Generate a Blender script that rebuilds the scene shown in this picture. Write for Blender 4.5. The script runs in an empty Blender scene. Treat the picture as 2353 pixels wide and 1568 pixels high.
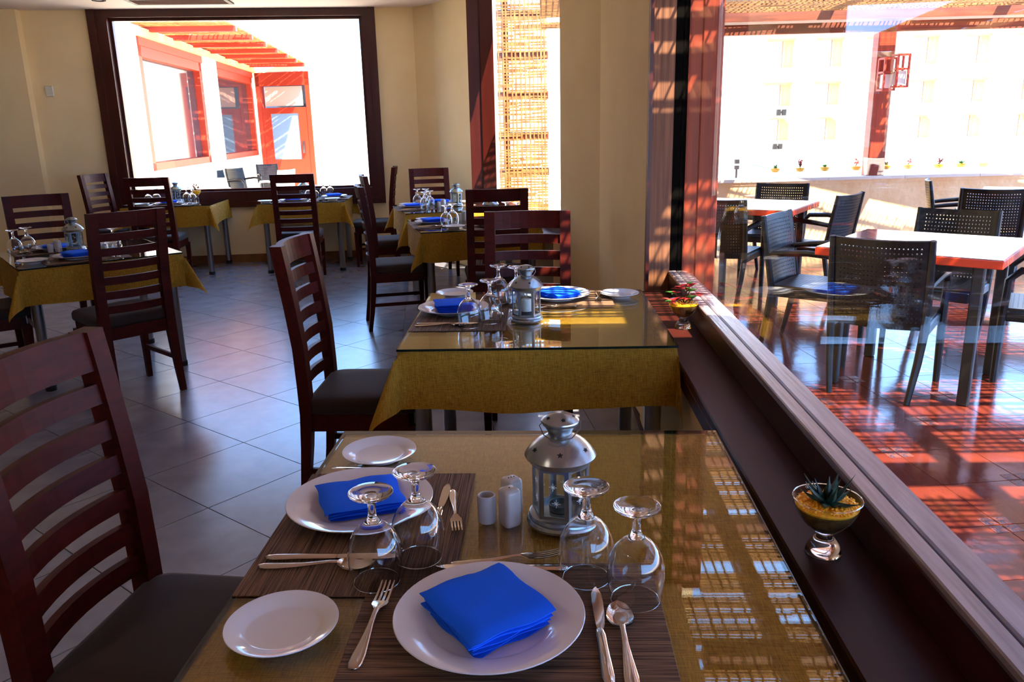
import bpy, math, random
from mathutils import Vector, Matrix
PI = math.pi
rng = random.Random(7)
sc = bpy.context.scene
COL = sc.collection

# ---------------------------------------------------------------- camera
F_PX, PITCH, ROLL, YAW, EYE = 1840.23, .2611, .0222, -.0425, 1.484
cam_d = bpy.data.cameras.new('camera'); cam = bpy.data.objects.new('camera', cam_d); COL.objects.link(cam)
cam_d.sensor_width = 36.0; cam_d.lens = F_PX / 2353 * 36.0; cam_d.clip_start = .02; cam_d.clip_end = 400
_f = Vector((math.sin(YAW) * math.cos(PITCH), math.cos(YAW) * math.cos(PITCH), -math.sin(PITCH)))
_r = Vector((math.cos(YAW), -math.sin(YAW), 0)); _d = _f.cross(_r)
_x = _r * math.cos(ROLL) + _d * math.sin(ROLL); _y = _d * math.cos(ROLL) - _r * math.sin(ROLL)
cam.matrix_world = Matrix(((_x.x, -_y.x, -_f.x, 0), (_x.y, -_y.y, -_f.y, 0), (_x.z, -_y.z, -_f.z, EYE), (0, 0, 0, 1)))
sc.camera = cam

# ---------------------------------------------------------------- world, sun, exposure
SUN_TO = Vector((.36, -.42, .84)).normalized()
w = bpy.data.worlds.new('sky'); sc.world = w; w.use_nodes = True
bg = w.node_tree.nodes['Background']; bg.inputs[0].default_value = (.26, .50, 1, 1); bg.inputs[1].default_value = 4.4
sun_d = bpy.data.lights.new('sun', 'SUN'); sun = bpy.data.objects.new('sun', sun_d); COL.objects.link(sun)
sun_d.energy = 19; sun_d.angle = math.radians(.53); sun_d.color = (1, .86, .66)
sun.rotation_euler = SUN_TO.to_track_quat('Z', 'Y').to_euler()
vs = sc.view_settings; vs.view_transform = 'Standard'; vs.look = 'None'; vs.gamma = 1; vs.use_curve_mapping = False
vs.exposure = 1.1
sc.cycles.max_bounces = 10; sc.cycles.transparent_max_bounces = 24; sc.cycles.diffuse_bounces = 5; sc.cycles.glossy_bounces = 5; sc.cycles.transmission_bounces = 10
sc.cycles.sample_clamp_indirect = 6.0

# ---------------------------------------------------------------- materials
def lin(h):
    h = h.lstrip('#'); c = [int(h[i:i + 2], 16) / 255 for i in (0, 2, 4)]
    return tuple(x / 12.92 if x <= .04045 else ((x + .055) / 1.055) ** 2.4 for x in c) + (1,)
def setin(n, k, v):
    if k in n.inputs: n.inputs[k].default_value = v
def mat(name, col, rough=.5, metal=0, spec=.5, noise=None, bump=None, trans=0, ior=1.45, sheen=0, coat=0):
    """noise: (scale xyz, second colour, lo, hi); bump: (scale xyz, strength, distance)"""
    m = bpy.data.materials.new(name); m.use_nodes = True; nt = m.node_tree; b = nt.nodes['Principled BSDF']
    c = lin(col) if isinstance(col, str) else tuple(col) + (1,)
    b.inputs['Base Color'].default_value = c; b.inputs['Roughness'].default_value = rough; b.inputs['Metallic'].default_value = metal
    setin(b, 'Specular IOR Level', spec); setin(b, 'Transmission Weight', trans); setin(b, 'IOR', ior); setin(b, 'Sheen Weight', sheen); setin(b, 'Coat Weight', coat)
    tc = None
    def coords(sxyz):
        nonlocal tc
        if tc is None: tc = nt.nodes.new('ShaderNodeTexCoord')
        mp = nt.nodes.new('ShaderNodeMapping'); mp.inputs['Scale'].default_value = sxyz
        nt.links.new(tc.outputs['Object'], mp.inputs[0]); return mp.outputs[0]
    if noise:
        s, c2, lo, hi = noise
        n = nt.nodes.new('ShaderNodeTexNoise'); n.inputs['Scale'].default_value = 1; n.inputs['Detail'].default_value = 5
        nt.links.new(coords(s), n.inputs['Vector'])
        r = nt.nodes.new('ShaderNodeValToRGB'); r.color_ramp.elements[0].position = lo; r.color_ramp.elements[1].position = hi
        r.color_ramp.elements[0].color = c; r.color_ramp.elements[1].color = lin(c2) if isinstance(c2, str) else tuple(c2) + (1,)
        nt.links.new(n.outputs['Fac'], r.inputs[0]); nt.links.new(r.outputs[0], b.inputs['Base Color'])
    if bump:
        s, st, dist = bump
        n = nt.nodes.new('ShaderNodeTexNoise'); n.inputs['Scale'].default_value = 1; n.inputs['Detail'].default_value = 3
        nt.links.new(coords(s), n.inputs['Vector'])
        bp = nt.nodes.new('ShaderNodeBump'); bp.inputs['Strength'].default_value = st; bp.inputs['Distance'].default_value = dist
        nt.links.new(n.outputs['Fac'], bp.inputs['Height']); nt.links.new(bp.outputs[0], b.inputs['Normal'])
    return m
def weave(name, c1, c2, sx, sy, rough=.85, bump=.4, contrast=(.35, .65), sub=.06):
    """two crossed thread directions with uneven threads"""
    m = mat(name, c1, rough, spec=.25); nt = m.node_tree; b = nt.nodes['Principled BSDF']
    tc = nt.nodes.new('ShaderNodeTexCoord'); outs = []
    for s in ((sx, sy * sub, sy * sub), (sx * sub, sy, sy)):
        mp = nt.nodes.new('ShaderNodeMapping'); mp.inputs['Scale'].default_value = s; nt.links.new(tc.outputs['Object'], mp.inputs[0])
        n = nt.nodes.new('ShaderNodeTexNoise'); n.inputs['Scale'].default_value = 1; n.inputs['Detail'].default_value = 2
        nt.links.new(mp.outputs[0], n.inputs['Vector']); outs.append(n.outputs['Fac'])
    a = nt.nodes.new('ShaderNodeMath'); a.operation = 'ADD'; nt.links.new(outs[0], a.inputs[0]); nt.links.new(outs[1], a.inputs[1])
    h = nt.nodes.new('ShaderNodeMath'); h.operation = 'MULTIPLY'; h.inputs[1].default_value = .5; nt.links.new(a.outputs[0], h.inputs[0])
    r = nt.nodes.new('ShaderNodeValToRGB'); r.color_ramp.elements[0].position, r.color_ramp.elements[1].position = contrast
    r.color_ramp.elements[0].color = lin(c1); r.color_ramp.elements[1].color = lin(c2)
    nt.links.new(h.outputs[0], r.inputs[0]); nt.links.new(r.outputs[0], b.inputs['Base Color'])
    bp = nt.nodes.new('ShaderNodeBump'); bp.inputs['Strength'].default_value = bump; bp.inputs['Distance'].default_value = .0015
    nt.links.new(h.outputs[0], bp.inputs['Height']); nt.links.new(bp.outputs[0], b.inputs['Normal'])
    return m
def thin_glass(name, tint=(1, 1, 1), ior=1.5, rough=0.0, gain=1.0):
    m = bpy.data.materials.new(name); m.use_nodes = True; nt = m.node_tree; nt.nodes.clear()
    o = nt.nodes.new('ShaderNodeOutputMaterial'); mx = nt.nodes.new('ShaderNodeMixShader')
    t = nt.nodes.new('ShaderNodeBsdfTransparent'); t.inputs[0].default_value = tuple(tint) + (1,)
    g = nt.nodes.new('ShaderNodeBsdfGlossy'); g.inputs['Roughness'].default_value = rough
    lw = nt.nodes.new('ShaderNodeLayerWeight'); lw.inputs[0].default_value = .5; f0 = ((ior - 1) / (ior + 1)) ** 2
    pw = nt.nodes.new('ShaderNodeMath'); pw.operation = 'POWER'; pw.inputs[1].default_value = 5; nt.links.new(lw.outputs['Facing'], pw.inputs[0])
    mm = nt.nodes.new('ShaderNodeMath'); mm.operation = 'MULTIPLY_ADD'; mm.inputs[1].default_value = (1 - f0) * gain; mm.inputs[2].default_value = f0 * gain; mm.use_clamp = True
    nt.links.new(pw.outputs[0], mm.inputs[0]); nt.links.new(mm.outputs[0], mx.inputs[0])
    nt.links.new(t.outputs[0], mx.inputs[1]); nt.links.new(g.outputs[0], mx.inputs[2]); nt.links.new(mx.outputs[0], o.inputs[0])
    return m

M = {}
M['plaster'] = mat('cream_plaster', '#eed6a6', .85, spec=.2, noise=((3, 3, 3), '#ead09e', .35, .65), bump=((260, 260, 260), .12, .002))
M['ceiling'] = mat('ceiling_plaster', '#f4e4da', .85, spec=.2)
M['floor_tile'] = mat('floor_tile', '#80808c', .24, spec=1.0, noise=((5, 5, 5), '#6c6a74', .3, .7), bump=((7, 7, 7), .05, .01))
M['grout'] = mat('grout', '#4a3c34', .9)
M['skirting'] = mat('skirting_tile', '#8a5a30', .35, noise=((6, 6, 6), '#70451f', .35, .65))
M['frame'] = mat('window_frame_wood', '#40120c', .32, spec=.5, noise=((28, 28, 2), '#350d08', .35, .7))
M['ledge'] = mat('sill_wood', '#36100a', .45, spec=.25, noise=((30, 2, 30), '#2b0c07', .35, .7), bump=((80, 6, 80), .15, .002))
M['post'] = mat('sunworn_post_wood', '#8e3414', .5, spec=.4, noise=((40, 40, 1.6), '#68220c', .35, .7), bump=((90, 90, 5), .2, .002))
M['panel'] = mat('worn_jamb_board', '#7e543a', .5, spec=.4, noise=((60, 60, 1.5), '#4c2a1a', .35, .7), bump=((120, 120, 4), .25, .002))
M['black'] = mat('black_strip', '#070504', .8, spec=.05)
M['outledge'] = mat('sky_sheen_ledge', '#9a8c92', .22, spec=.9, noise=((40, 3, 40), '#70646c', .35, .7), bump=((90, 5, 90), .3, .003))  # pale lavender base colour holds the sky's sheen on the ledge
M['chairwood'] = mat('mahogany_chair', '#46110a', .44, spec=.15, noise=((14, 60, 60), '#330c07', .35, .7))
M['seat'] = mat('brown_seat_cloth', '#302420', .75, spec=.25, sheen=.1, bump=((400, 400, 400), .25, .001))
M['steel'] = mat('brushed_steel_leg', '#8d8d90', .28, metal=1, bump=((200, 200, 8), .05, .001))
M['rubber'] = mat('black_rubber', '#0c0c0c', .6)
M['board'] = mat('table_board', '#6b4a2c', .6)
M['cloth'] = weave('gold_tablecloth', '#7a520c', '#b88c2a', 700, 700, .8, .5)
M['mat_a'] = weave('brown_placemat', '#36241a', '#80624a', 10, 900, .7, .7, (.4, .6), .5)
M['porcelain'] = mat('porcelain', '#d2d0d2', .12, spec=.6, coat=.3)
M['salt'] = mat('salt_porcelain', '#bdbab8', .18, spec=.6)
M['napkin'] = mat('blue_napkin', '#1a62ee', .8, spec=.1, sheen=0, bump=((45, 45, 45), .12, .004))
M['cutlery'] = mat('polished_steel', '#c9bfb4', .1, metal=1)
M['hole'] = mat('dark_hole', '#050505', .8)
M['lantern'] = mat('silver_lantern', '#9aa2a6', .26, metal=.9, bump=((300, 300, 300), .04, .001))
M['candlecup'] = mat('tealight_tin', '#6f7f86', .3, metal=.9)
M['wax'] = mat('white_wax', '#e8e6e0', .5)
M['etch'] = mat('etched_star', '#f0f4f4', .7)
M['pane'] = thin_glass('window_pane', (.97, .985, .98), 1.45, 0, .62)
M['tabletop'] = thin_glass('table_glass', (.95, .98, .94), 1.5, 0.0, 1.45)
M['tabledge'] = mat('glass_edge', '#0b201d', .1, spec=.8)
M['wineglass'] = thin_glass('wine_glass_bowl', (.985, .99, .99), 1.5, 0, 1.3)
M['glass'] = mat('solid_glass', (1, 1, 1), 0.0, trans=1, ior=1.5)
M['lampglass'] = thin_glass('lantern_pane', (.93, .97, .97), 1.5)
M['gravel'] = mat('yellow_gravel', '#ffc41c', .5, noise=((120, 120, 120), '#f09a10', .35, .65))
M['soil'] = mat('planter_soil', '#6b4a14', .9, noise=((60, 60, 60), '#3a2108', .35, .65))
M['aloe'] = mat('dark_green_leaf', '#123028', .4, noise=((80, 80, 200), '#1f4a3c', .45, .6))
M['redleaf'] = mat('red_succulent_leaf', '#9a2226', .45, spec=.3, noise=((60, 60, 60), '#6a3a2a', .5, .75))
M['greenleaf'] = mat('green_leaf', '#3f7a2a', .5)
M['stem'] = mat('plant_stem', '#4a3320', .7)
M['wicker'] = mat('black_resin_wicker', '#040508', .35, spec=.35, bump=((140, 140, 140), .3, .002))
M['wicker2'] = mat('white_resin_wicker', '#e8e2dc', .5)
M['ttop'] = mat('terrace_table_top', '#39404e', .08, spec=.8)
M['tedge'] = mat('terrace_table_edge', '#b8330e', .4)
M['terracotta'] = mat('terracotta_tile', '#642a20', .12, spec=1.0, noise=((6, 6, 6), '#522018', .3, .7), bump=((8, 8, 8), .1, .01))
M['decor'] = mat('painted_corner_tile', '#2c2a3a', .3, noise=((90, 90, 90), '#7a3c2c', .48, .52))
M['tgrout'] = mat('terrace_grout', '#a06a52', .8)
M['stone'] = mat('terrace_wall_stone', '#e2b884', .9, noise=((3, 3, 3), '#f0d2a4', .35, .65), bump=((18, 18, 18), .5, .02))
M['cap'] = mat('wall_cap', '#d9cdbd', .6)
M['beam'] = mat('pergola_beam', '#7a3a1e', .6, noise=((3, 30, 30), '#5a2610', .35, .65))
M['bamboo'] = mat('bamboo_mat', '#a8743c', .7, noise=((12, 12, 12), '#7c4f22', .35, .65))
M['white'] = mat('white_render', '#f3ead8', .9)
M['warm'] = mat('warm_reveal', '#e0b078', .9)
M['redwood'] = mat('red_exterior_wood', '#a3301a', .5)
M['hotelpane'] = mat('hotel_window_pane', '#c9b4a6', .4)  # paleness stands in for overexposure glare, here and in the frame colour
M['hotelframe'] = mat('hotel_window_frame', '#c98a72', .6)
M['dkglass'] = mat('far_window_glass', '#2a3038', .05, spec=.8)
M['doorglass'] = mat('door_glass', '#7d9bbb', .1, spec=.8)
M['transom'] = mat('transom_glass', '#d0a898', .15, spec=.8)
M['lamp'] = mat('lamp_frosted_pane', '#d8d4d0', .3)
M['iron'] = mat('black_iron', '#0b0b0c', .5)
M['rail'] = mat('grey_rail', '#5f7c80', .5)
M['ground'] = mat('pale_ground', '#d8c8b0', .9)
M['plastic'] = mat('ivory_plastic', '#d9d3c0', .4)
M['blocker_mat'] = mat('blocker_boards', '#6a4a30', .8)

# ---------------------------------------------------------------- mesh helpers
class MB:
    def __init__(s): s.v = []; s.f = []
    def add(s, vs, fs, mtx=None):
        o = len(s.v)
        s.v += [tuple(mtx @ Vector(p)) if mtx is not None else tuple(p) for p in vs]
        s.f += [tuple(i + o for i in f) for f in fs]; return s
    def box(s, c, d, mtx=None):
        x, y, z = c; a, b, e = d[0] / 2, d[1] / 2, d[2] / 2
        vs = [(x - a, y - b, z - e), (x + a, y - b, z - e), (x + a, y + b, z - e), (x - a, y + b, z - e), (x - a, y - b, z + e), (x + a, y - b, z + e), (x + a, y + b, z + e), (x - a, y + b, z + e)]
        return s.add(vs, [(0, 3, 2, 1), (4, 5, 6, 7), (0, 1, 5, 4), (1, 2, 6, 5), (2, 3, 7, 6), (3, 0, 4, 7)], mtx)
    def cbox(s, c, d, r, mtx=None):
        """box with chamfered edges"""
        h = [max(d[i] / 2, r + 1e-5) for i in range(3)]; vs = []; idx = {}
        for sx in (-1, 1):
            for sy in (-1, 1):
                for sz in (-1, 1):
                    for k in range(3):
                        p = [sx * (h[0] - r), sy * (h[1] - r), sz * (h[2] - r)]; p[k] = (sx, sy, sz)[k] * h[k]
                        idx[sx, sy, sz, k] = len(vs); vs.append((c[0] + p[0], c[1] + p[1], c[2] + p[2]))
        fs = []
        for k in range(3):
            a, b = (k + 1) % 3, (k + 2) % 3
            for sg in (-1, 1):
                q = []
                for (u, w_) in ((-1, -1), (1, -1), (1, 1), (-1, 1)):
                    t = [0, 0, 0]; t[k] = sg; t[a] = u; t[b] = w_; q.append(idx[t[0], t[1], t[2], k])
                fs.append(tuple(q) if sg > 0 else tuple(q[::-1]))
            for u in (-1, 1):
                for w_ in (-1, 1):
                    t0 = [0, 0, 0]; t0[a] = u; t0[b] = w_; t0[k] = -1; t1 = list(t0); t1[k] = 1
                    q = [idx[t0[0], t0[1], t0[2], a], idx[t1[0], t1[1], t1[2], a], idx[t1[0], t1[1], t1[2], b], idx[t0[0], t0[1], t0[2], b]]
                    fs.append(tuple(q) if u * w_ < 0 else tuple(q[::-1]))
        for sx in (-1, 1):
            for sy in (-1, 1):
                for sz in (-1, 1):
                    q = [idx[sx, sy, sz, k] for k in range(3)]; fs.append(tuple(q) if sx * sy * sz > 0 else tuple(q[::-1]))
        return s.add(vs, fs, mtx)
    def prism(s, poly, z0, z1, mtx=None):
        n = len(poly); vs = [(p[0], p[1], z0) for p in poly] + [(p[0], p[1], z1) for p in poly]
        fs = [tuple(range(n - 1, -1, -1)), tuple(range(n, 2 * n))] + [(i, (i + 1) % n, n + (i + 1) % n, n + i) for i in range(n)]
        return s.add(vs, fs, mtx)
    def lathe(s, prof, n=32, mtx=None, cx=0, cy=0):
        vs = []; fs = []; rings = []
        for (r, z) in prof:
            if r < 1e-6: rings.append([len(vs)]); vs.append((cx, cy, z))
            else:
                rings.append([len(vs) + i for i in range(n)])
                vs += [(cx + r * math.cos(2 * PI * i / n), cy + r * math.sin(2 * PI * i / n), z) for i in range(n)]
        for a, b in zip(rings, rings[1:]):
            if len(a) == 1 and len(b) == 1: continue
            for i in range(n):
                j = (i + 1) % n
                if len(a) == 1: fs.append((a[0], b[j], b[i]))
                elif len(b) == 1: fs.append((a[i], a[j], b[0]))
                else: fs.append((a[i], a[j], b[j], b[i]))
        return s.add(vs, fs, mtx)
    def loft(s, rings, closed=False, caps=True):
        n = len(rings[0]); vs = [p for r in rings for p in r]; fs = []
        for k in range(len(rings) - 1 + (1 if closed else 0)):
            a, b = k * n, ((k + 1) % len(rings)) * n
            fs += [(a + i, a + (i + 1) % n, b + (i + 1) % n, b + i) for i in range(n)]
        if caps and not closed: fs += [tuple(range(n - 1, -1, -1)), tuple((len(rings) - 1) * n + i for i in range(n))]
        return s.add(vs, fs)
    def tube(s, pts, r, n=8, closed=False):
        pts = [Vector(p) for p in pts]; rings = []; m = len(pts); up = Vector((0, 0, 1)); last = None
        for i, p in enumerate(pts):
            a = pts[i - 1] if (i > 0 or closed) else p; b = pts[(i + 1) % m] if (i < m - 1 or closed) else p
            t = (b - a).normalized()
            if last is None:
                u = t.cross(up) if abs(t.dot(up)) < .95 else t.cross(Vector((1, 0, 0)))
            else: u = last - t * last.dot(t)
            u.normalize(); last = u; v = t.cross(u); rr = r[i] if isinstance(r, (list, tuple)) else r
            rings.append([tuple(p + u * rr * math.cos(2 * PI * k / n) + v * rr * math.sin(2 * PI * k / n)) for k in range(n)])
        return s.loft(rings, closed)
    def grid(s, pts, flip=False):
        """pts[i][j] -> quads"""
        o = []; nv = len(pts[0]); vs = [p for r in pts for p in r]
        for i in range(len(pts) - 1):
            for j in range(nv - 1):
                q = (i * nv + j, (i + 1) * nv + j, (i + 1) * nv + j + 1, i * nv + j + 1); o.append(q[::-1] if flip else q)
        return s.add(vs, o)
    def mesh(s, name, smooth=False, angle=None):
        me = bpy.data.meshes.new(name); me.from_pydata(s.v, [], s.f); me.update()
        if smooth:
            me.polygons.foreach_set('use_smooth', [True] * len(me.polygons))
            if angle: me.set_sharp_from_angle(angle=math.radians(angle))
        return me
    def build(s, name, m, parent=None, smooth=False, angle=40):
        me = s.mesh(name, smooth, angle); return link(name, me, m, parent)
def link(name, me, m, parent=None, loc=None, rz=0):
    if m is not None and not me.materials: me.materials.append(M[m] if isinstance(m, str) else m)
    o = bpy.data.objects.new(name, me); COL.objects.link(o)
    if parent is not None: o.parent = parent
    if loc is not None: o.location = loc
    if rz: o.rotation_euler.z = rz
    return o
def empty(name, loc=(0, 0, 0), rz=0):
    o = bpy.data.objects.new(name, None); COL.objects.link(o); o.location = loc; o.rotation_euler.z = rz; o.empty_display_size = .1; return o
def tag(o, label=None, cat=None, group=None, kind=None):
    if label: o['label'] = label
    if cat: o['category'] = cat
    if group: o['group'] = group
    if kind: o['kind'] = kind
    return o
def copy_tree(o, parent=None):
    c = o.copy(); COL.objects.link(c)
    if parent is not None: c.parent = parent
    for ch in list(o.children): copy_tree(ch, c)
    return c
class Proto:
    """first use places the model itself, later uses copy it with its parts"""
    def __init__(s, root): s.root = root; s.used = False; root.location = (0, 0, -50)
    def put(s, loc, rz=0, label=None, group=None, cat=None, scale=None, rot=None):
        o = s.root if not s.used else copy_tree(s.root); s.used = True
        o.location = loc; o.rotation_euler = rot if rot else (0, 0, rz)
        o.scale = (scale, scale, scale) if scale else (1, 1, 1)
        return tag(o, label, cat or s.root.get('category'), group)
def structure(o): o['kind'] = 'structure'; return o
def rect_on(a, b, u0, u1, z0, z1, d0, d1):
    """box on a vertical plane a->b: along u, height z, depth d towards the outside (right-hand side of a->b is inside)"""
    a = Vector((a[0], a[1])); t = (Vector((b[0], b[1])) - a).normalized(); n = Vector((-t.y, t.x))
    p = [a + t * u0 + n * d0, a + t * u1 + n * d0, a + t * u1 + n * d1, a + t * u0 + n * d1]
    return [(q.x, q.y) for q in p], z0, z1
def wbox(mb, a, b, u0, u1, z0, z1, d0, d1):
    p, z0, z1 = rect_on(a, b, u0, u1, z0, z1, d0, d1); return mb.prism(p, z0, z1)
# ================================================================ ROOM SHELL
CEIL = 2.81
FA, FT = Vector((-3.371, 9.355)), Vector((math.cos(.135), math.sin(.135)))
def farp(u, d=0): p = FA + FT * u + Vector((-FT.y, FT.x)) * d; return (p.x, p.y)
FB = farp(1)
def clip(poly, p0, n):
    out = []
    for i in range(len(poly)):
        a, b = poly[i], poly[(i + 1) % len(poly)]
        da = (a[0] - p0[0]) * n[0] + (a[1] - p0[1]) * n[1]; db = (b[0] - p0[0]) * n[0] + (b[1] - p0[1]) * n[1]
        if da <= 0: out.append(a)
        if da * db < 0: t = da / (da - db); out.append((a[0] + (b[0] - a[0]) * t, a[1] + (b[1] - a[1]) * t))
    return out
def area(p): return abs(sum(p[i][0] * p[(i + 1) % len(p)][1] - p[(i + 1) % len(p)][0] * p[i][1] for i in range(len(p)))) / 2
def inset(p, g):
    cx = sum(q[0] for q in p) / len(p); cy = sum(q[1] for q in p) / len(p)
    return [(q[0] + (cx - q[0]) * g, q[1] + (cy - q[1]) * g) for q in p]
floor = structure(MB().prism([(-8.2, -3.2), (.62, -3.2), (.62, 4.0), (.3, 6.2), (-.5, 8.8), (-1.5, 9.75), (-8.2, 8.85)], -.12, -.004).build('floor', 'grout'))
FLOOR_S = .506; FLOOR_A = math.radians(53.9); P0 = Vector((-1.499, 3.656))
e1 = Vector((math.cos(FLOOR_A), math.sin(FLOOR_A))); e2 = Vector((-e1.y, e1.x))
BP, BN = (-1.04, 5.63), (.99, .143); BTv = Vector((-.143, .99))
full = MB(); hs = FLOOR_S / 2 - .0022
full.prism([(-hs, -hs), (hs, -hs), (hs, hs), (-hs, hs)], -.012, 0); full_me = full.mesh('floor_tile'); full_me.materials.append(M['floor_tile'])
def tiles(center, u, v, half_planes, rz, me, s, m, parent, name, keep, z=0):
    for i in range(-26, 27):
        for j in range(-26, 27):
            c = center + u * s * (i + .5) + v * s * (j + .5)
            if not keep(c): continue
            poly = [tuple(c + u * a * s / 2 + v * b * s / 2) for a, b in ((-1, -1), (1, -1), (1, 1), (-1, 1))]
            q = poly
            for p0, n in half_planes: q = clip(q, p0, n) if q else q
            if len(q) < 3 or area(q) < .004: continue
            if area(q) > s * s * .999: link(name, me, None, parent, (c.x, c.y, z), rz)
            else: MB().prism(inset(q, .009), z - .012, z).build(name, m, parent)
far_pl = (farp(0, -.004), (-FT.y, FT.x))
tiles(P0, e1, e2, [(BP, BN), far_pl], FLOOR_A, full_me, FLOOR_S, 'floor_tile', floor, 'floor_tile', lambda c: -5.9 < c.x < .4 and .3 < c.y < 9.9 and c.x > -2.6 - c.y * .45)
tiles(Vector(BP), BTv, Vector(BN), [(BP, (-BN[0], -BN[1])), ((.47, 0), (1, 0)), ((.13, 6.1), (.97, .237)), far_pl], math.atan2(.99, -.143), full_me, FLOOR_S, 'floor_tile', floor, 'floor_tile', lambda c: -2.2 < c.x < .7 and .3 < c.y < 9.4)
ceiling = structure(MB().prism([(-8.2, -3.2), (.66, -3.2), (.66, 3.9), (.55, 5.5), (.25, 6.2), (-.38, 8.7), (-1.0, 9.7), (-8.2, 8.85 + .12)], CEIL, CEIL + .14).build('ceiling', 'ceiling'))
# far wall with the big picture window
W0, W1, WZ0, WZ1 = -1.545, 1.50, .68, CEIL
mb = MB(); wbox(mb, farp(0), FB, -2.26, W0, 0, CEIL, 0, .25); wbox(mb, farp(0), FB, W1, 2.25, 0, CEIL, 0, .25); wbox(mb, farp(0), FB, W0, W1, 0, WZ0, 0, .25)
structure(mb.build('wall_far', 'plaster'))
mb = MB(); wbox(mb, farp(0), FB, -5.2, -2.26, 0, CEIL, -.12, .25); structure(mb.build('wall_far_left', 'plaster'))
mb = MB(); wbox(mb, farp(0), FB, -2.26, 2.0, 0, .094, -.012, 0); structure(mb.build('baseboard_far', 'skirting'))
mb = MB(); wbox(mb, farp(0), FB, -5.2, -2.25, 0, .094, -.132, -.12); structure(mb.build('baseboard_far_left', 'skirting'))
win3 = structure(empty('window_3'))
for nm, u0, u1, z0, z1 in (('frame_jamb', W0, -1.37, WZ0, WZ1), ('frame_jamb', 1.365, W1, WZ0, WZ1), ('frame_head', -1.37, 1.365, 2.73, WZ1), ('frame_bottom_rail', -1.37, 1.365, WZ0, .835)):
    wbox(MB(), farp(0), FB, u0, u1, z0, z1, -.03, .20).build(nm, 'frame', win3)
for nm, u0, u1, z0, z1 in (('architrave', W0 - .02, W0 + .06, WZ0 - .02, CEIL), ('architrave', W1 - .06, W1 + .02, WZ0 - .02, CEIL), ('sill_nosing', W0 - .02, W1 + .02, WZ0 - .03, WZ0 + .035)):
    wbox(MB(), farp(0), FB, u0, u1, z0, z1, -.055, -.02).build(nm, 'frame', win3)
for u0, u1, z0, z1 in ((-1.40, -1.34, .80, 2.76), (1.335, 1.395, .80, 2.76), (-1.40, 1.395, 2.70, 2.76), (-1.40, 1.395, .80, .86)):
    wbox(MB(), farp(0), FB, u0, u1, z0, z1, .05, .10).build('glazing_bead', 'frame', win3)
wbox(MB(), farp(0), FB, -1.39, 1.385, .81, 2.75, .072, .078).build('pane', 'pane', win3)
# walls never seen straight on
structure(MB().box((-8.3, 3, CEIL / 2), (.2, 12.4, CEIL)).build('wall_left', 'plaster'))
mb = MB(); mb.box((-3.8, -3.1, CEIL / 2), (9, .2, CEIL))
structure(mb.build('wall_back', 'plaster'))
# right wall: low wall, sill, upstand and the long window
structure(MB().box((.60, .475, .325), (.22, 6.95, .65)).build('wall_right', 'plaster'))
structure(MB().box((.62, -2.05, 1.7), (.24, 1.9, 2.2)).build('wall_right_near', 'plaster'))
structure(MB().box((.655, 1.42, 2.645), (.11, 5.06, .33)).build('wall_right_head', 'plaster'))
win1 = structure(empty('window_1'))
MB().cbox((.5515, 1.42, .665), (.171, 5.06, .03), .004).build('sill_board', 'ledge', win1)
MB().cbox((.474, 1.42, .625), (.016, 5.06, .05), .003).build('sill_nosing', 'ledge', win1)
MB().cbox((.626, 1.42, .722), (.022, 5.06, .084), .003).build('upstand_board', 'ledge', win1)
MB().cbox((.634, 1.42, .772), (.038, 5.06, .016), .003).build('inner_bead', 'outledge', win1)
MB().cbox((.684, 1.42, .766), (.046, 5.06, .022), .004).build('outer_bead', 'outledge', win1)
MB().cbox((.715, 1.42, .752), (.03, 5.06, .03), .004).build('outer_ledge', 'outledge', win1)
MB().box((.657, 1.42, 1.63), (.006, 5.06, 1.72)).build('pane', 'pane', win1)
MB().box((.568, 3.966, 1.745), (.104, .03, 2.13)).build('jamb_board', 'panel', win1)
MB().box((.649, 3.975, 1.745), (.058, .05, 2.13)).build('jamb_recess_shade', 'black', win1)  # flush black strip; the shade of a recess is put into its colour
MB().box((.508, 3.955, 1.745), (.016, .05, 2.13)).build('jamb_trim', 'frame', win1)
MB().box((.709, 3.968, 1.77), (.06, .06, 2.1)).build('outer_jamb_strip', 'post', win1)
MB().cbox((.787, 3.985, 1.25), (.098, .11, 2.5), .006).build('outer_post', 'post', win1)
MB().cbox((.66, -1.10, 1.8), (.11, .1, 2.1), .005).build('near_post', 'frame', win1)
# pier that turns the wall, then the second window
pier = [(.50, 3.99), (.735, 3.99), (.83, 4.1), (.72, 5.6), (.3, 6.25), (.13, 6.1), (.38, 5.5)]
structure(MB().prism(pier, 0, CEIL).build('wall_pier', 'plaster'))
Q0, Q1 = (-.48, 8.6), (.13, 6.1); QL = math.hypot(.61, 2.5)
mb = MB(); wbox(mb, Q0, Q1, 0, QL, 0, .65, -.06, .2); structure(mb.build('wall_window_side', 'plaster'))
win2 = structure(empty('window_2'))
wbox(MB(), Q0, Q1, -.02, QL, .65, .68, -.13, .12).build('sill_board', 'ledge', win2)
wbox(MB(), Q0, Q1, -.02, QL, .68, .74, .0, .07).build('bottom_rail', 'frame', win2)
wbox(MB(), Q0, Q1, 0, QL, .74, CEIL, .032, .038).build('pane', 'pane', win2)
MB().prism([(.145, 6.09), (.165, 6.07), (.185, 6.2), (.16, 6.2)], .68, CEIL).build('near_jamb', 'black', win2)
MB().prism([(-.49, 8.58), (-.46, 8.72), (-.60, 8.76), (-.625, 8.60)], .66, CEIL).build('far_jamb', 'frame', win2)
MB().prism([(-.625, 8.63), (-.6, 8.78), (-.72, 8.80), (-.755, 8.62)], 0, CEIL).build('far_jamb_outer', 'frame', win2)
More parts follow.
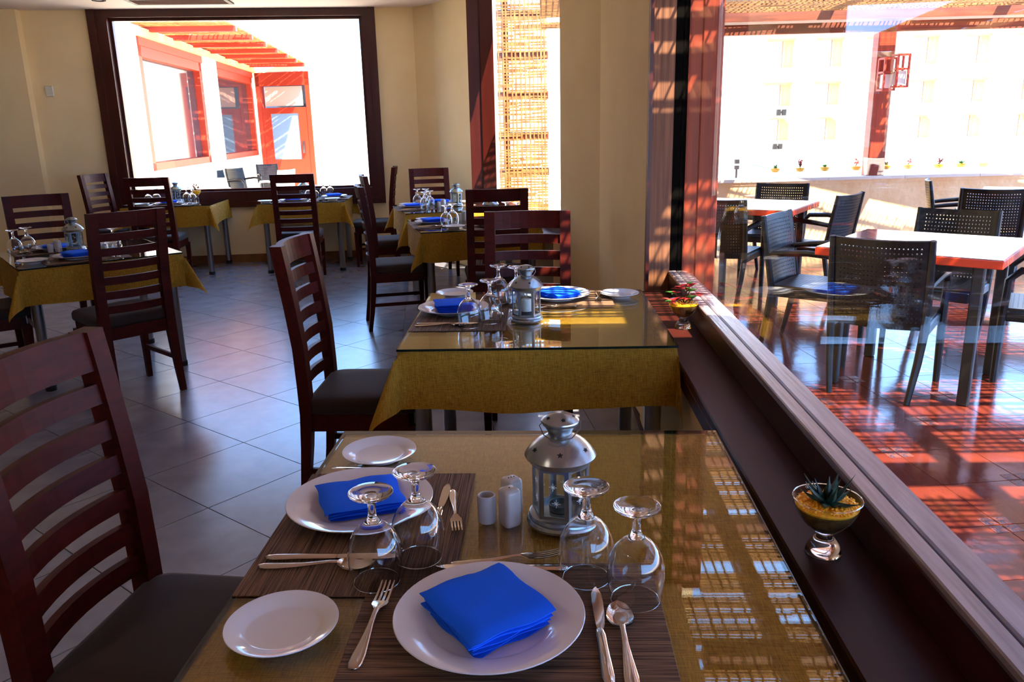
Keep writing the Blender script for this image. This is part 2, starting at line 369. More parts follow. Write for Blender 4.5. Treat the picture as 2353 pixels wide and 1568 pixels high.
structure(MB().prism([(-.755, 8.64), (-.68, 8.8), (-.85, 9.7), (-1.35, 9.9), (-1.45, 9.618), (-1.2, 9.42)], 0, CEIL).build('wall_corner', 'plaster'))
# ceiling vent and downlight, thermostat
vent = empty('ceiling_vent', (-3.70, 8.70, CEIL), .135); tag(vent, 'dark slatted air vent in the ceiling above the big window', 'vent')
mb = MB(); [mb.box((0, s * .17, -.008), (1.0, .04, .016)) for s in (-1, 1)]; [mb.box((s * .48, 0, -.008), (.04, .30, .016)) for s in (-1, 1)]; mb.build('vent_frame', 'iron', vent)
MB().box((0, 0, -.003), (.93, .31, .004)).build('backing', 'hole', vent)
for i in range(9): MB().box((0, -.13 + i * .033, -.011), (.92, .006, .012)).build('vent_slat', 'beam', vent)
dl = empty('downlight', (-4.44, 8.50, CEIL)); tag(dl, 'small round recessed downlight in the ceiling near the vent', 'light')
MB().lathe([(0, -.004), (.045, -.004), (.05, -.012), (.065, -.012), (.068, 0)], 24).build('trim_ring', 'iron', dl, True)
MB().lathe([(0, -.007), (.043, -.006)], 24).build('lens', 'lamp', dl)
th = empty('thermostat', farp(-2.084, -.002) + (1.975,), .135); tag(th, 'small square ivory thermostat with round dial on the far wall', 'thermostat')
MB().cbox((0, -.008, 0), (.085, .02, .115), .006).build('housing', 'plastic', th)
MB().lathe([(0, .026), (.024, .026), (.027, .016)], 20, Matrix.Rotation(PI / 2, 4, 'X')).build('dial', 'plastic', th, True)

# ================================================================ OUTSIDE
structure(MB().box((20, 30, -.22), (160, 140, .16)).build('ground', 'ground'))
terrace = structure(MB().prism([(.70, -4), (14, -4), (14, 9.9), (-.6, 10.3), (-.2, 8.6), (.4, 6.25), (.75, 5.6)], -.14, -.004).build('terrace_floor', 'tgrout'))
TS, TA = .352, .14; u = Vector((math.cos(TA), math.sin(TA))); v = Vector((-u.y, u.x)); TP = Vector((1.605, 3.49))
h2 = TS / 2 - .002; tme = MB().prism([(-h2, -h2), (h2, -h2), (h2, h2), (-h2, h2)], -.012, 0).mesh('terrace_tile'); tme.materials.append(M['terracotta'])
cand = []
for i in range(-8, 30):
    for j in range(-12, 20):
        c = TP + u * TS * (i + .5) + v * TS * (j + .5)
        if c.x > .93 and (c.y < 5.4 or c.x > 1.05) and c.y < 9.45 + (c.x - 2) * .11 and c.x < 10 and c.y > 1.0: cand.append((c.x ** 2 + c.y ** 2 + 900 * (c.y < c.x * .75 or c.x > 4.9), c))
cand.sort(key=lambda a: a[0])
for k, (dd, c) in enumerate(cand[:300]): link('terrace_tile', tme, None, terrace, (c.x, c.y, 0), TA)
mb = MB(); cs, sn = math.cos(TA), math.sin(TA)
for dd, c in cand[300:]: mb.prism([(c.x + a * cs - b * sn, c.y + a * sn + b * cs) for a, b in ((-h2, -h2), (h2, -h2), (h2, h2), (-h2, h2))], -.012, 0)
o = mb.build('terrace_tiles_beyond', 'terracotta', terrace); o['kind'] = 'stuff'
dme = MB().box((0, 0, .0006), (.052, .052, .0012)).mesh('corner_inset'); dme.materials.append(M['decor'])
for i in range(-2, 6):
    for j in range(-6, 4):
        if (i + j) % 2 == 0:
            c = TP + u * TS * i + v * TS * j
            if c.x < 1.1 or c.y > 4.6: continue
            for a in (-1, 1):
                for b in (-1, 1): q = c + u * a * .031 + v * b * .031; link('corner_inset', dme, None, terrace, (q.x, q.y, 0), TA)
# low terrace wall with slab cap
TW0, TW1 = (1.5, 9.52), (9.8, 10.45); TWL = math.hypot(8.3, .93)
twall = structure(empty('wall_terrace'))
wbox(MB(), TW0, TW1, 0, TWL, 0, .765, 0, .26).build('stone_face', 'stone', twall)
wbox(MB(), TW0, TW1, 0, TWL, .765, .80, -.012, .27).build('stone_course', 'stone', twall)
for i in range(9): wbox(MB(), TW0, TW1, i * .928 + .004, (i + 1) * .928 - .004, .80, .835, -.03, .29).build('cap_slab', 'cap', twall)
def twp(x, d=.13):
    t = (Vector(TW1) - Vector(TW0)).normalized(); s = (x - TW0[0]) / t.x; p = Vector(TW0) + t * s + Vector((-t.y, t.x)) * d; return (p.x, p.y)

def sticks(mb, x0, x1, y0, y1, pitch=.036, wid=.021, cpitch=.058, cwid=.017, z=0, miss=.05, seg=(.4, 1.1), loose=.010):
    y = y0
    while y < y1:
        x = x0
        while x < x1:
            l = rng.uniform(*seg); e = min(x + l, x1)
            if rng.random() > miss and e - x > .05:
                j = rng.uniform(-loose, loose); k = rng.uniform(-.012, .012); t = rng.uniform(.006, .011); w2 = wid * rng.uniform(.75, 1.2) / 2; zz = z + rng.uniform(-.003, .003)
                mb.add([(x, y + j - w2, zz - t), (e, y + j + k - w2, zz - t), (e, y + j + k + w2, zz - t), (x, y + j + w2, zz - t), (x, y + j - w2, zz + t), (e, y + j + k - w2, zz + t), (e, y + j + k + w2, zz + t), (x, y + j + w2, zz + t)],
                       [(0, 3, 2, 1), (4, 5, 6, 7), (0, 1, 5, 4), (1, 2, 6, 5), (2, 3, 7, 6), (3, 0, 4, 7)])
            x = e + .004
        y += pitch * rng.uniform(.8, 1.25)
    x = x0
    while x < x1:
        w2 = cwid * rng.uniform(.7, 1.3); mb.box((x, (y0 + y1) / 2, z + .012), (w2, y1 - y0, .006)); x += cpitch * rng.uniform(.7, 1.3)
PZ = 2.50
pergola = empty('pergola', (.9, 5, 0)); tag(pergola, 'terrace pergola roofed with woven bamboo mats on brown timber beams', 'pergola')
def ch(o, par): o.parent = par; o.matrix_parent_inverse = Matrix.Translation(par.location).inverted(); return o
MATS = [(9.18, 9.62, .0), (7.44, 8.72, .0), (5.82, 6.98, .35), (4.72, 5.68, .87), (4.0, 4.62, .86), (3.42, 3.97, .73), (2.22, 3.34, .73), (.48, 1.76, 2.02)]
for a, b, x0 in MATS:
    mb = MB(); far = b > 6; sticks(mb, x0, 9.0, a, b, z=PZ + .05, pitch=.043 if far else .047, wid=.021, cpitch=.055 if far else .062, cwid=.014 if far else .012); o = ch(mb.build('bamboo_mat', 'bamboo'), pergola); o['kind'] = 'stuff'
for y, wd in ((8.95, .24), (7.21, .24), (5.75, .11), (4.67, .11), (3.38, .11), (1.99, .2)): ch(MB().box((4.875, y, PZ + .02), (8.25, wd, .10)).build('beam', 'beam'), pergola)
for x in (1.2, 2.95, 4.7, 6.45, 8.2): ch(MB().box((x, 5.55, PZ + .16), (.09, 8.3, .11)).build('rafter', 'beam'), pergola)
q = twp(3.95); ch(MB().cbox((q[0], q[1], .835 + (PZ - .835) / 2), (.20, .18, PZ - .835 + .1), .012).build('post', 'post'), pergola)
q = twp(7.4); ch(MB().cbox((q[0], q[1], .835 + (PZ - .835) / 2), (.20, .18, PZ - .835 + .1), .012).build('post', 'post'), pergola)
ch(MB().box((4.2, 9.66, PZ - .02), (7, .1, .12)).build('edge_beam', 'beam'), pergola)
blocker = MB().box((1.33, -.675, PZ + .03), (1.30, 5.05, .06)).build('sun_blocker', 'blocker_mat'); tag(blocker, 'added unseen sun canopy over the terrace beside the camera', 'blocker')  # unseen slab added to keep the sun off the near sill and table
mb = MB(); sticks(mb, 2.1, 9.0, -3.2, 1.5, z=PZ + .05); o = ch(mb.build('bamboo_mat', 'bamboo'), pergola); o['kind'] = 'stuff'
pass
# twin box lamp on the post
q = twp(3.93, -.02)
pl = empty('post_lamp', (q[0], q[1], 1.96), .11); tag(pl, 'red boxy double lantern lamp hung on the terrace post', 'lamp')
for n, (ox, oz) in enumerate(((-.03, .03), (.07, .06))):
    for zz in (-.19, 0, .15):
        MB().box((ox, -.06 - n * .09, zz + oz), (.15, .15, .022)).build('lamp_rail', 'redwood', pl)
    for sx in (-1, 1):
        for sy in (-1, 1): MB().box((ox + sx * .065, -.06 - n * .09 + sy * .065, oz - .02), (.02, .02, .36)).build('lamp_corner', 'redwood', pl)
    MB().box((ox, -.06 - n * .09, oz - .095), (.10, .10, .15)).build('lamp_glass', 'lamp', pl)
# bamboo screen seen through the second window
scr = empty('bamboo_screen', (-.4, 11.5, 0)); tag(scr, 'tall woven bamboo screen with brown rails behind the narrow window', 'screen')
mb = MB(); sticks(mb, -1.25, .47, .05, 3.6, pitch=.038, wid=.025, cpitch=.06, cwid=.02, loose=.010, seg=(.25, .7))
m90 = Matrix.Rotation(PI / 2, 4, 'X'); mb.v = [tuple(m90 @ Vector(p)) for p in mb.v]; o = mb.build('woven_mat', 'bamboo', scr); o['kind'] = 'stuff'
for z in (.87, 1.36, 1.90, 2.42, 2.95, 3.45): MB().box((-.39, .04, z), (1.75, .06, .105)).build('rail', 'beam', scr)
for x in (-1.2, -.1): MB().box((x, .09, 1.8), (.09, .09, 3.6)).build('post', 'beam', scr)
structure(MB().box((-.4, 17, 1.8), (4.4, .3, 3.6)).build('wall_garden', 'white'))
# courtyard wing beyond the picture window
wing = empty('courtyard_wing', (-6.86, 17.2, 0)); tag(wing, 'low white courtyard wing with red-framed windows seen through the big window', 'building')
wa, wb, wc, wd = (-6.256, 12.936), (-7.456, 21.497), (-7.456, 21.497), (-5.963, 21.239)
def wp(nm, m, a, b, *r): return ch(wbox(MB(), a, b, *r).build(nm, m), wing)
wp('wall', 'white', wa, wb, -2.5, 8.9, 0, .92, 0, .3); wp('wall', 'white', wa, wb, -2.5, .0, .92, 3.1, 0, .3); wp('wall', 'white', wa, wb, 3.62, 4.62, .92, 3.1, -.06, .3); wp('wall', 'white', wa, wb, 8.4, 8.64, .92, 3.1, -.03, .3)
wp('fascia', 'warm', wa, wb, -.1, 8.6, 2.97, 3.10, -.08, .3); wp('lintel', 'redwood', wa, wb, 0, 3.62, 2.84, 2.97, -.03, .3); wp('lintel', 'redwood', wa, wb, 4.62, 8.4, 2.84, 2.97, -.03, .3)
for a0, a1 in ((0, 3.62), (4.62, 8.4)):
    f = wp('window', 'redwood', wa, wb, a0, a0 + .16, .92, 2.84, 0, .2)
    for r in ((a1 - .16, a1, .92, 2.84), (a0, a1, 2.68, 2.84), (a0, a1, .92, 1.04)):
        wbox(MB(), wa, wb, r[0], r[1], r[2], r[3], 0, .2).build('frame_bar', 'redwood').parent = f
    p = wbox(MB(), wa, wb, a0 + .1, a1 - .1, 1.0, 2.72, .12, .14).build('pane', 'dkglass'); p.parent = f
wp('wall', 'white', wc, wd, .0, .12, 0, 3.1, 0, .3); wp('wall', 'white', wc, wd, .0, 1.7, 2.97, 3.1, 0, .3); wp('wall', 'white', wc, wd, 1.54, 9.5, 0, 3.4, 0, .3)
wp('wall', 'dkglass', wc, wd, -.5, 1.9, 0, 3.0, .8, .82)
door = wp('door_frame', 'redwood', wc, wd, .05, .16, 0, 2.97, -.02, .2); wp('door_frame', 'redwood', wc, wd, 1.42, 1.54, 0, 2.97, -.02, .2); wp('door_frame', 'redwood', wc, wd, .05, 1.54, 2.64, 2.97, -.02, .2)
leaf = wp('door', 'redwood', wc, wd, .16, .39, 0, 2.10, 0, .06)
for nm, m, r in (('stile', 'redwood', (1.17, 1.42, 0, 2.10, 0, .06)), ('top_rail', 'redwood', (.39, 1.17, 1.95, 2.10, 0, .06)), ('bottom_rail', 'redwood', (.39, 1.17, 0, .79, 0, .06)), ('glass', 'doorglass', (.39, 1.17, .79, 1.95, .025, .035)), ('handle', 'steel', (1.24, 1.30, .95, 1.25, -.06, 0))):
    o = wbox(MB(), wc, wd, *r).build(nm, m); o.parent = leaf
wp('transom', 'transom', wc, wd, .27, 1.31, 2.14, 2.62, .03, .05)
mb = MB(); sticks(mb, 0, 1.45, 0, 8.5, pitch=.034, wid=.034, cpitch=.09, miss=.06, loose=.015)
pg2 = ch(mb.build('thatch', 'bamboo'), wing); pg2['kind'] = 'stuff'
ang = math.atan2(21.497 - 12.936, -7.456 + 6.256) - PI / 2
mt = Matrix.Translation((-6.3, 12.9, 3.16)) @ Matrix.Rotation(ang, 4, 'Z'); pg2.data.transform(mt)
for i in range(7):
    o = MB().box((.72, .5 + i * 1.25, 3.11), (1.5, .12, .08)).build('thatch_beam', 'redwood'); o.data.transform(Matrix.Translation((-6.3, 12.9, 0)) @ Matrix.Rotation(ang, 4, 'Z')); ch(o, wing)
# hotel building across the road
hotel = empty('hotel_building', (20, 50, -5)); tag(hotel, 'overexposed pale hotel facade with rows of recessed windows beyond the terrace wall', 'building')
cols = [13.1, 15.95, 18.8, 21.5, 24.4, 27.3, 30.2]; rows = [(.35, 1.70), (2.35, 3.70), (4.5, 6.15)]
zs = [-8] + [z for r in rows for z in r] + [10.0]
for i in range(0, len(zs), 2): ch(MB().box((22, 50.4, (zs[i] + zs[i + 1]) / 2), (34, .8, zs[i + 1] - zs[i])).build('facade_band', 'white'), hotel)
edges = [5.0] + [e for c in cols for e in (c, c + 1.75)] + [39.0]
for (z0, z1) in rows:
    for i in range(0, len(edges), 2): ch(MB().box(((edges[i] + edges[i + 1]) / 2, 50.4, (z0 + z1) / 2), (edges[i + 1] - edges[i], .8, z1 - z0)).build('facade_pier', 'white'), hotel)
for ri, (z0, z1) in enumerate(rows):
    for c in cols:
        f = ch(MB().box((c + .875, 50.78, (z0 + z1) / 2), (1.75, .06, z1 - z0)).build('window', 'warm'), hotel)
        MB().box((c + .62, 50.73, (z0 + z1) / 2 - .05), (.95, .04, z1 - z0 - .15)).build('pane', 'hotelpane').parent = f
        MB().box((c + 1.18, 50.70, (z0 + z1) / 2), (.12, .1, z1 - z0)).build('frame_bar', 'hotelframe').parent = f
        MB().box((c + .875, 50.6, z1 - .06), (1.75, .3, .12)).build('lintel', 'hotelframe').parent = f
        if ri == 0:
            mbk = MB()
            for sgn in (-1, 1):
                x0 = c + .875 + sgn * .875; pts = [(x0, z1)] + [(c + .875 + sgn * .875 * math.cos(t * PI / 2 / 6), z1 - .45 + .45 * math.sin(t * PI / 2 / 6)) for t in range(7)]
                n = len(pts); vs_ = [(p[0], 50.0, p[1]) for p in pts] + [(p[0], 50.75, p[1]) for p in pts]
                mbk.add(vs_, [tuple(range(n)), tuple(range(2 * n - 1, n - 1, -1))] + [(a, n + a, n + (a + 1) % n, (a + 1) % n) for a in range(n)])
            mbk.build('arch_spandrel', 'white').parent = f
for lab, (x, z) in (('black iron wall lantern above the first arched hotel window', (14.15, 1.98)), ('black iron wall lantern below the first arched hotel window', (14.05, .0))):
    wl = empty('wall_lantern', (x, 49.9, z)); tag(wl, lab, 'lantern')
    for s in (-1, 1): MB().box((s * .16, 0, 0), (.22, .2, .36)).build('lantern_box', 'iron', wl)
    MB().box((0, .03, 0), (.2, .1, .08)).build('bracket', 'iron', wl)
rail = empty('hand_rail', (5.38, 22, -.14)); tag(rail, 'thin grey sloping hand rail beyond the terrace wall', 'rail')
MB().box((0, 0, .26), (.09, .06, .52)).build('rail_post', 'rail', rail); MB().tube([(.2, 0, .53), (1.36, 0, .26)], .035, 6).build('rail_bar', 'rail', rail)
boll = empty('bollard_lamp', (5.15, 22, -.14)); tag(boll, 'slim black bollard lamp beyond the terrace wall near the post', 'lamp')
MB().box((0, 0, .22), (.05, .05, .44)).build('stem', 'iron', boll); MB().box((0, 0, .46), (.12, .12, .1)).build('lamp_base', 'iron', boll); MB().box((0, 0, .61), (.12, .12, .11)).build('lamp_head', 'iron', boll); MB().box((0, 0, .53), (.08, .08, .06)).build('lamp_glass', 'lamp', boll)
def add_fill_lamp(x, y, label, watts):
    r = empty('downlight', (x, y, CEIL)); tag(r, label, 'light')  # added fill lamp behind the camera, not a known fitting of the room
    MB().lathe([(.045, -.004), (.05, -.012), (.065, -.012), (.068, 0)], 24).build('trim_ring', 'iron', r, True)
    MB().lathe([(0, -.003), (.046, -.003)], 24).build('lens', 'lamp', r)
    d = bpy.data.lights.new('fill_light', 'AREA'); d.shape = 'DISK'; d.size = .085; d.energy = watts; d.color = (1, .8, .62); d.spread = math.radians(130)
    o = bpy.data.objects.new('fill_light', d); COL.objects.link(o); o.parent = r; o.location = (0, 0, -.02)
add_fill_lamp(-1.9, -.35, 'added warm fill lamp in the ceiling behind the camera', 5)
# ================================================================ MODELS
def interp(tab, z):
    for (z0, y0), (z1, y1) in zip(tab, tab[1:]):
        if z <= z1: t = (z - z0) / (z1 - z0); t = t * t * (3 - 2 * t) * .35 + t * .65; return y0 + (y1 - y0) * t
    return tab[-1][1]
def rrect(w_, d_, r, z, cx=0, cy=0, n=5):
    out = []
    for (sx, sy, a0) in ((1, 1, 0), (-1, 1, 90), (-1, -1, 180), (1, -1, 270)):
        for k in range(n + 1):
            a = math.radians(a0 + 90 * k / n); out.append((cx + sx * (w_ / 2 - r) + r * math.cos(a), cy + sy * (d_ / 2 - r) + r * math.sin(a), z))
    return out
STILE = [(0, -.250), (.25, -.215), (.46, -.200), (.70, -.207), (.90, -.228), (1.085, -.256)]
def make_chair():
    r = empty('dining_chair'); r['category'] = 'chair'
    for s in (-1, 1):
        rings = []
        for z in (0, .02, .15, .30, .44, .55, .70, .85, 1.0, 1.085):
            y = interp(STILE, z); hw = .016 + .010 * min(1, z / .4); hd = .014 + .008 * min(1, z / .4); x = s * .185
            if z < .44: x = s * (.185 + .004 * (1 - z / .44))
            rings.append([(x - hw, y - hd, z), (x + hw, y - hd, z), (x + hw, y + hd, z), (x - hw, y + hd, z)])
        MB().loft(rings).build('back_post', 'chairwood', r)
        MB().loft([[(s * .188 + a * w_, .195 + b * w_, z) for a, b in ((-1, -1), (1, -1), (1, 1), (-1, 1))] for z, w_ in ((0, .014), (.39, .021))]).build('front_leg', 'chairwood', r)
        y0, y1 = interp(STILE, .2), .195
        MB().box((s * .187, (y0 + y1) / 2, .20), (.016, y1 - y0, .026)).build('stretcher', 'chairwood', r)
        for yy, x in ((-.250, .189), (.195, .188)): pass
    def bar(z, h, t, w_=.162):
        rings = []
        for i in range(9):
            x = -w_ + 2 * w_ * i / 8; q = []
            for (dz, dt) in ((-h / 2, -t / 2), (-h / 2, t / 2), (h / 2, t / 2), (h / 2, -t / 2)):
                zz = z + dz; yy = interp(STILE, zz) - .026 * (1 - (x / w_) ** 2) + dt; q.append((x, yy, zz))
            rings.append(q)
        return MB().loft(rings)
    bar(1.043, .084, .026).build('top_rail', 'chairwood', r)
    for i in range(6): bar(.545 + i * .081, .044, .018).build('back_slat', 'chairwood', r)
    mb = MB()
    for c, d in (((0, .195, .405), (.35, .026, .07)), ((0, -.198, .405), (.34, .026, .07)), ((-.186, 0, .405), (.026, .38, .07)), ((.186, 0, .405), (.026, .38, .07))): mb.box(c, d)
    mb.build('seat_frame', 'chairwood', r)
    mb = MB(); cy = .016; rings = [rrect(.425 - i, .435 - i, .05, z, 0, cy) for z, i in ((.438, .03), (.444, .006), (.455, 0), (.482, 0), (.496, .014), (.503, .05), (.506, .16), (.507, .30))]
    mb.loft(rings); mb.build('seat', 'seat', r, True, 60)
    return r
chair = Proto(make_chair())

def make_table(w_, d_):
    r = empty('dining_table'); r['category'] = 'table'
    MB().cbox((0, 0, .7325), (w_ - .01, d_ - .01, .025), .004).build('tabletop', 'board', r)
    MB().box((0, 0, .70), (w_ - .16, d_ - .16, .04)).build('under_frame', 'iron', r)
    for sx in (-1, 1):
        for sy in (-1, 1):
            x, y = sx * (w_ / 2 - .072), sy * (d_ / 2 - .072)
            l = MB().lathe([(0, .03), (.03, .03), (.03, .72), (0, .72)], 24, None, x, y).build('leg', 'steel', r, True)
            MB().lathe([(0, 0), (.031, 0), (.033, .006), (.033, .03), (.03, .034), (0, .034)], 24, None, x, y).build('foot_cap', 'rubber', l, True)
    return r
def cloth_mesh(w_, d_, over, seed, flat=''):
    """square cloth: hangs straight at the sides, corner flaps swing out; flat: sides (l r f b) pressed against a wall or sill"""
    hx, hy = w_ / 2 - .004, d_ / 2 - .004; r_ = random.Random(seed); ph = [r_.uniform(0, 6) for _ in range(8)]; ZTOP = .7465
    def ax(h): return [-h - over + over * i / 9 for i in range(9)] + [-h + 2 * h * i / 22 for i in range(23)] + [h + over * (i + 1) / 9 for i in range(9)]
    pts = []
    for u_ in ax(hx):
        row = []
        for v_ in ax(hy):
            a, b = max(abs(u_) - hx, 0), max(abs(v_) - hy, 0); sx, sy = (1 if u_ > 0 else -1), (1 if v_ > 0 else -1)
            fu = ('r' if sx > 0 else 'l') in flat; fv = ('b' if sy > 0 else 'f') in flat
            if a == 0 and b == 0: row.append((u_, v_, ZTOP)); continue
            if b == 0 or a == 0:
                rr = a + b; t, s_, k, h, fl, ho = (v_, sx, 0 if sx > 0 else 1, hx, fu, hy) if b == 0 else (u_, sy, 2 if sy > 0 else 3, hy, fv, hx)
                e = (1 - (abs(t) / ho) ** 6) * (.08 if fl else 1); off = .004 + e * rr * (.06 + .05 * math.sin(t * 8 + ph[k]) + .03 * math.sin(t * 17 + ph[k + 4]))
                z = ZTOP - rr * .985 + e * .010 * (rr / over) * math.sin(t * 6 + ph[k + 2])
                row.append((s_ * (h + off), t, z) if b == 0 else (t, s_ * (h + off), z))
            else:
                rr = math.hypot(a, b); th = math.atan2(b, a); soft = .785 * .60; psi = min(th, PI / 2 - th) * .60; psi = soft * math.sin(psi / soft * PI / 2)
                fi = PI / 4 + (th - PI / 4) * .9; kx, ky = rr * math.sin(psi) * math.cos(fi), rr * math.sin(psi) * math.sin(fi)
                if fu: kx, ky = kx * .05, ky * .9 + kx * .25
                if fv: kx, ky = kx * .9 + ky * .25, ky * .05
                row.append((sx * (hx + .004 + kx), sy * (hy + .004 + ky), ZTOP - rr * math.cos(psi)))
        pts.append(row)
    mb = MB(); mb.grid(pts); return mb.mesh('tablecloth', True, 75)
def make_glass_top(w_, d_):
    r = empty('glass_table_top'); r['category'] = 'glass sheet'; z0, z1 = .748, .756
    MB().box((0, 0, (z0 + z1) / 2), (w_ - .004, d_ - .004, z1 - z0)).build('sheet', 'tabletop', r)
    mb = MB()
    for s in (-1, 1): mb.box((s * (w_ / 2 - .001), 0, (z0 + z1) / 2), (.002, d_, z1 - z0)); mb.box((0, s * (d_ / 2 - .001), (z0 + z1) / 2), (w_ - .004, .002, z1 - z0))
    mb.build('polished_edge', 'tabledge', r); return r
TT = .7562   # height on which table things stand

def single(name, me, m, cat): o = link(name, me, m); o['category'] = cat; return o
def plate_me(R, h):
    k = R / .1435
    p = [(0, .004), (.068 * k, .004), (.072 * k, 0), (.079 * k, 0), (.082 * k, .005), (.098 * k, .012 * h), (.137 * k, .0215 * h), (.1425 * k, .0232 * h), (.1435 * k, .0245 * h), (.1425 * k, .0258 * h), (.137 * k, .025 * h), (.101 * k, .0165 * h), (.094 * k, .0125 * h), (.088 * k, .0098), (.07 * k, .0082), (0, .008)]
    return MB().lathe(p, 64).mesh('plate', True, 50)
plate = Proto(single('dinner_plate', plate_me(.1435, 1), 'porcelain', 'plate'))
bread = Proto(single('bread_plate', plate_me(.084, .82), 'porcelain', 'plate'))
mm = MB().cbox((0, 0, .0014), (.472, .36, .0026), .0008).mesh('placemat')
placemat = Proto(single('placemat', mm, 'mat_a', 'placemat'))
def napkin_me(seed, wx=.150, wy=.150, layers=5, th=.0056):
    """folded square: a stack of doubled leaves, each with a rounded fold along +x and loose thin edges elsewhere"""
    r_ = random.Random(seed); mb = MB(); N = 12; z0 = 0
    for i in range(layers):
        top = i == layers - 1; k = 1 - .02 * (layers - 1 - i) if not top else 1.03; dx, dy, da = r_.uniform(-.004, .004), r_.uniform(-.004, .004), r_.uniform(-.05, .05)
        t = th * (.86 if not top else .8); p1, p2, p3 = (r_.uniform(0, 6) for _ in range(3)); up, dn = [], []
        for a in range(N + 1):
            ru, rd = [], []
            for b in range(N + 1):
                u_, v_ = a / N * 2 - 1, b / N * 2 - 1
                e = max(abs(v_), -u_ if u_ < 0 else 0); edge = max(0, (e - .75) / .25); fold = max(0, (u_ - .8) / .2)
                x = u_ * wx / 2 * k; y = v_ * wy / 2 * k
                x += .0018 * math.sin(v_ * 5 + p1); y += .0018 * math.sin(u_ * 5 + p2)
                zc = z0 + th / 2 + .0011 * math.sin(u_ * 4 + p2) * edge + .0010 * math.sin(v_ * 6 + p3) * edge - (.0022 * edge * edge * (i / layers) if not top else .004 * edge * edge)
                hh = t / 2 * (1 - .72 * edge ** 1.5) * math.sqrt(max(0.02, 1 - fold ** 2.4))
                if top: zc += .0016 * math.exp(-((v_ * .8 - u_ * .35) / .05) ** 2) + .0012 * math.exp(-((u_ - .15) / .06) ** 2) * (v_ > -.2)
                cx_, sx_ = math.cos(da), math.sin(da); X, Y = x * cx_ - y * sx_ + dx, x * sx_ + y * cx_ + dy
                ru.append((X, Y, max(zc + hh, .001))); rd.append((X, Y, max(zc - hh, .0004)))
            up.append(ru); dn.append(rd)
        o = len(mb.v); mb.grid(up); mb.grid(dn, True); n = (N + 1)
        def U(a, b): return o + a * n + b
        def D(a, b): return o + n * n + a * n + b
        for a in range(N): mb.f += [(U(a, 0), D(a, 0), D(a + 1, 0), U(a + 1, 0)), (U(a + 1, N), D(a + 1, N), D(a, N), U(a, N)), (U(0, a + 1), D(0, a + 1), D(0, a), U(0, a)), (U(N, a), D(N, a), D(N, a + 1), U(N, a + 1))]
        z0 += th
    return mb.mesh('napkin', True, 55)
napkin = [Proto(single('napkin', napkin_me(3, .142, .152), 'napkin', 'napkin')), Proto(single('napkin', napkin_me(11, .142, .156, 6, .0062), 'napkin', 'napkin'))]
def strip(stations, n=10):
    """y, half width, half thickness, z -> oval loft"""
    return MB().loft([[(hw * math.cos(2 * PI * k / n), y, z + ht * math.sin(2 * PI * k / n)) for k in range(n)] for (y, hw, ht, z) in stations])
HANDLE = [(-.118, .003, .0012, .0035), (-.114, .0078, .0018, .003), (-.104, .0102, .0022, .003), (-.085, .0100, .0022, .003), (-.05, .0072, .0022, .004), (-.02, .0048, .0022, .0065), (.005, .0040, .0021, .0095), (.02, .0044, .0018, .0095)]
def make_fork():
    r = empty('fork'); r['category'] = 'fork'
    strip(HANDLE).build('handle', 'cutlery', r, True, 60)
    mb = strip([(.018, .0045, .0016, .0096), (.027, .0085, .0011, .0085), (.034, .0122, .001, .0070), (.045, .0128, .0009, .0055)])
    for i in range(4):
        x = (i - 1.5) * .0066
        mb.loft([[(x + a * hw, y, z + b * .0008) for a, b in ((-1, -1), (1, -1), (1, 1), (-1, 1))] for y, z, hw in ((.044, .0055, .0021), (.06, .0052, .0018), (.078, .0068, .0016), (.092, .0095, .0012), (.097, .0107, .0006))])
    mb.build('tines', 'cutlery', r, True, 40); return r
def make_spoon():
    r = empty('spoon'); r['category'] = 'spoon'
    strip(HANDLE).build('handle', 'cutlery', r, True, 60)
    pts = []; pb = []
    for i in range(11):
        t = i / 10; y = .018 + t * .066; hw = max(.0205 * math.sqrt(max(0, 1 - (2 * t ** .92 - 1) ** 2)), .004 if t < .5 else .0012); row = []; rb = []
        rim = .0095 - .004 * math.sin(PI * t)
        for k in range(9):
            s = k / 8 * 2 - 1; d = .0085 * (1 - s * s) * math.sin(PI * t) ** .8; z = max(rim - d, .0012); row.append((s * hw, y, z)); rb.append((s * (hw + .0005), y, max(z - .0011, .0001)))
        pts.append(row); pb.append(rb)
    mb = MB(); mb.grid(pts, True); mb.grid(pb)
    mb.build('spoon_bowl', 'cutlery', r, True, 60); return r
def make_knife():
    r = empty('knife'); r['category'] = 'knife'
    strip([(-.118, .003, .002, .0045), (-.114, .0075, .0036, .0045), (-.10, .0092, .0042, .0048), (-.06, .0082, .004, .0048), (-.01, .0078, .0036, .0046), (.006, .0072, .003, .0045), (.008, .006, .002, .0045)]).build('handle', 'cutlery', r, True, 60)
    rings = [[(x0, y, .0032), (x1, y, .0044), (x0, y, .0056)] for y, x0, x1 in ((.004, -.004, .005), (.02, -.0052, .0085), (.05, -.0056, .0112), (.08, -.0054, .0122), (.10, -.004, .0115), (.113, .0005, .0085), (.119, .005, .006))]
    MB().loft(rings).build('blade', 'cutlery', r, True, 30); return r
fork, spoon, knife = Proto(make_fork()), Proto(make_spoon()), Proto(make_knife())
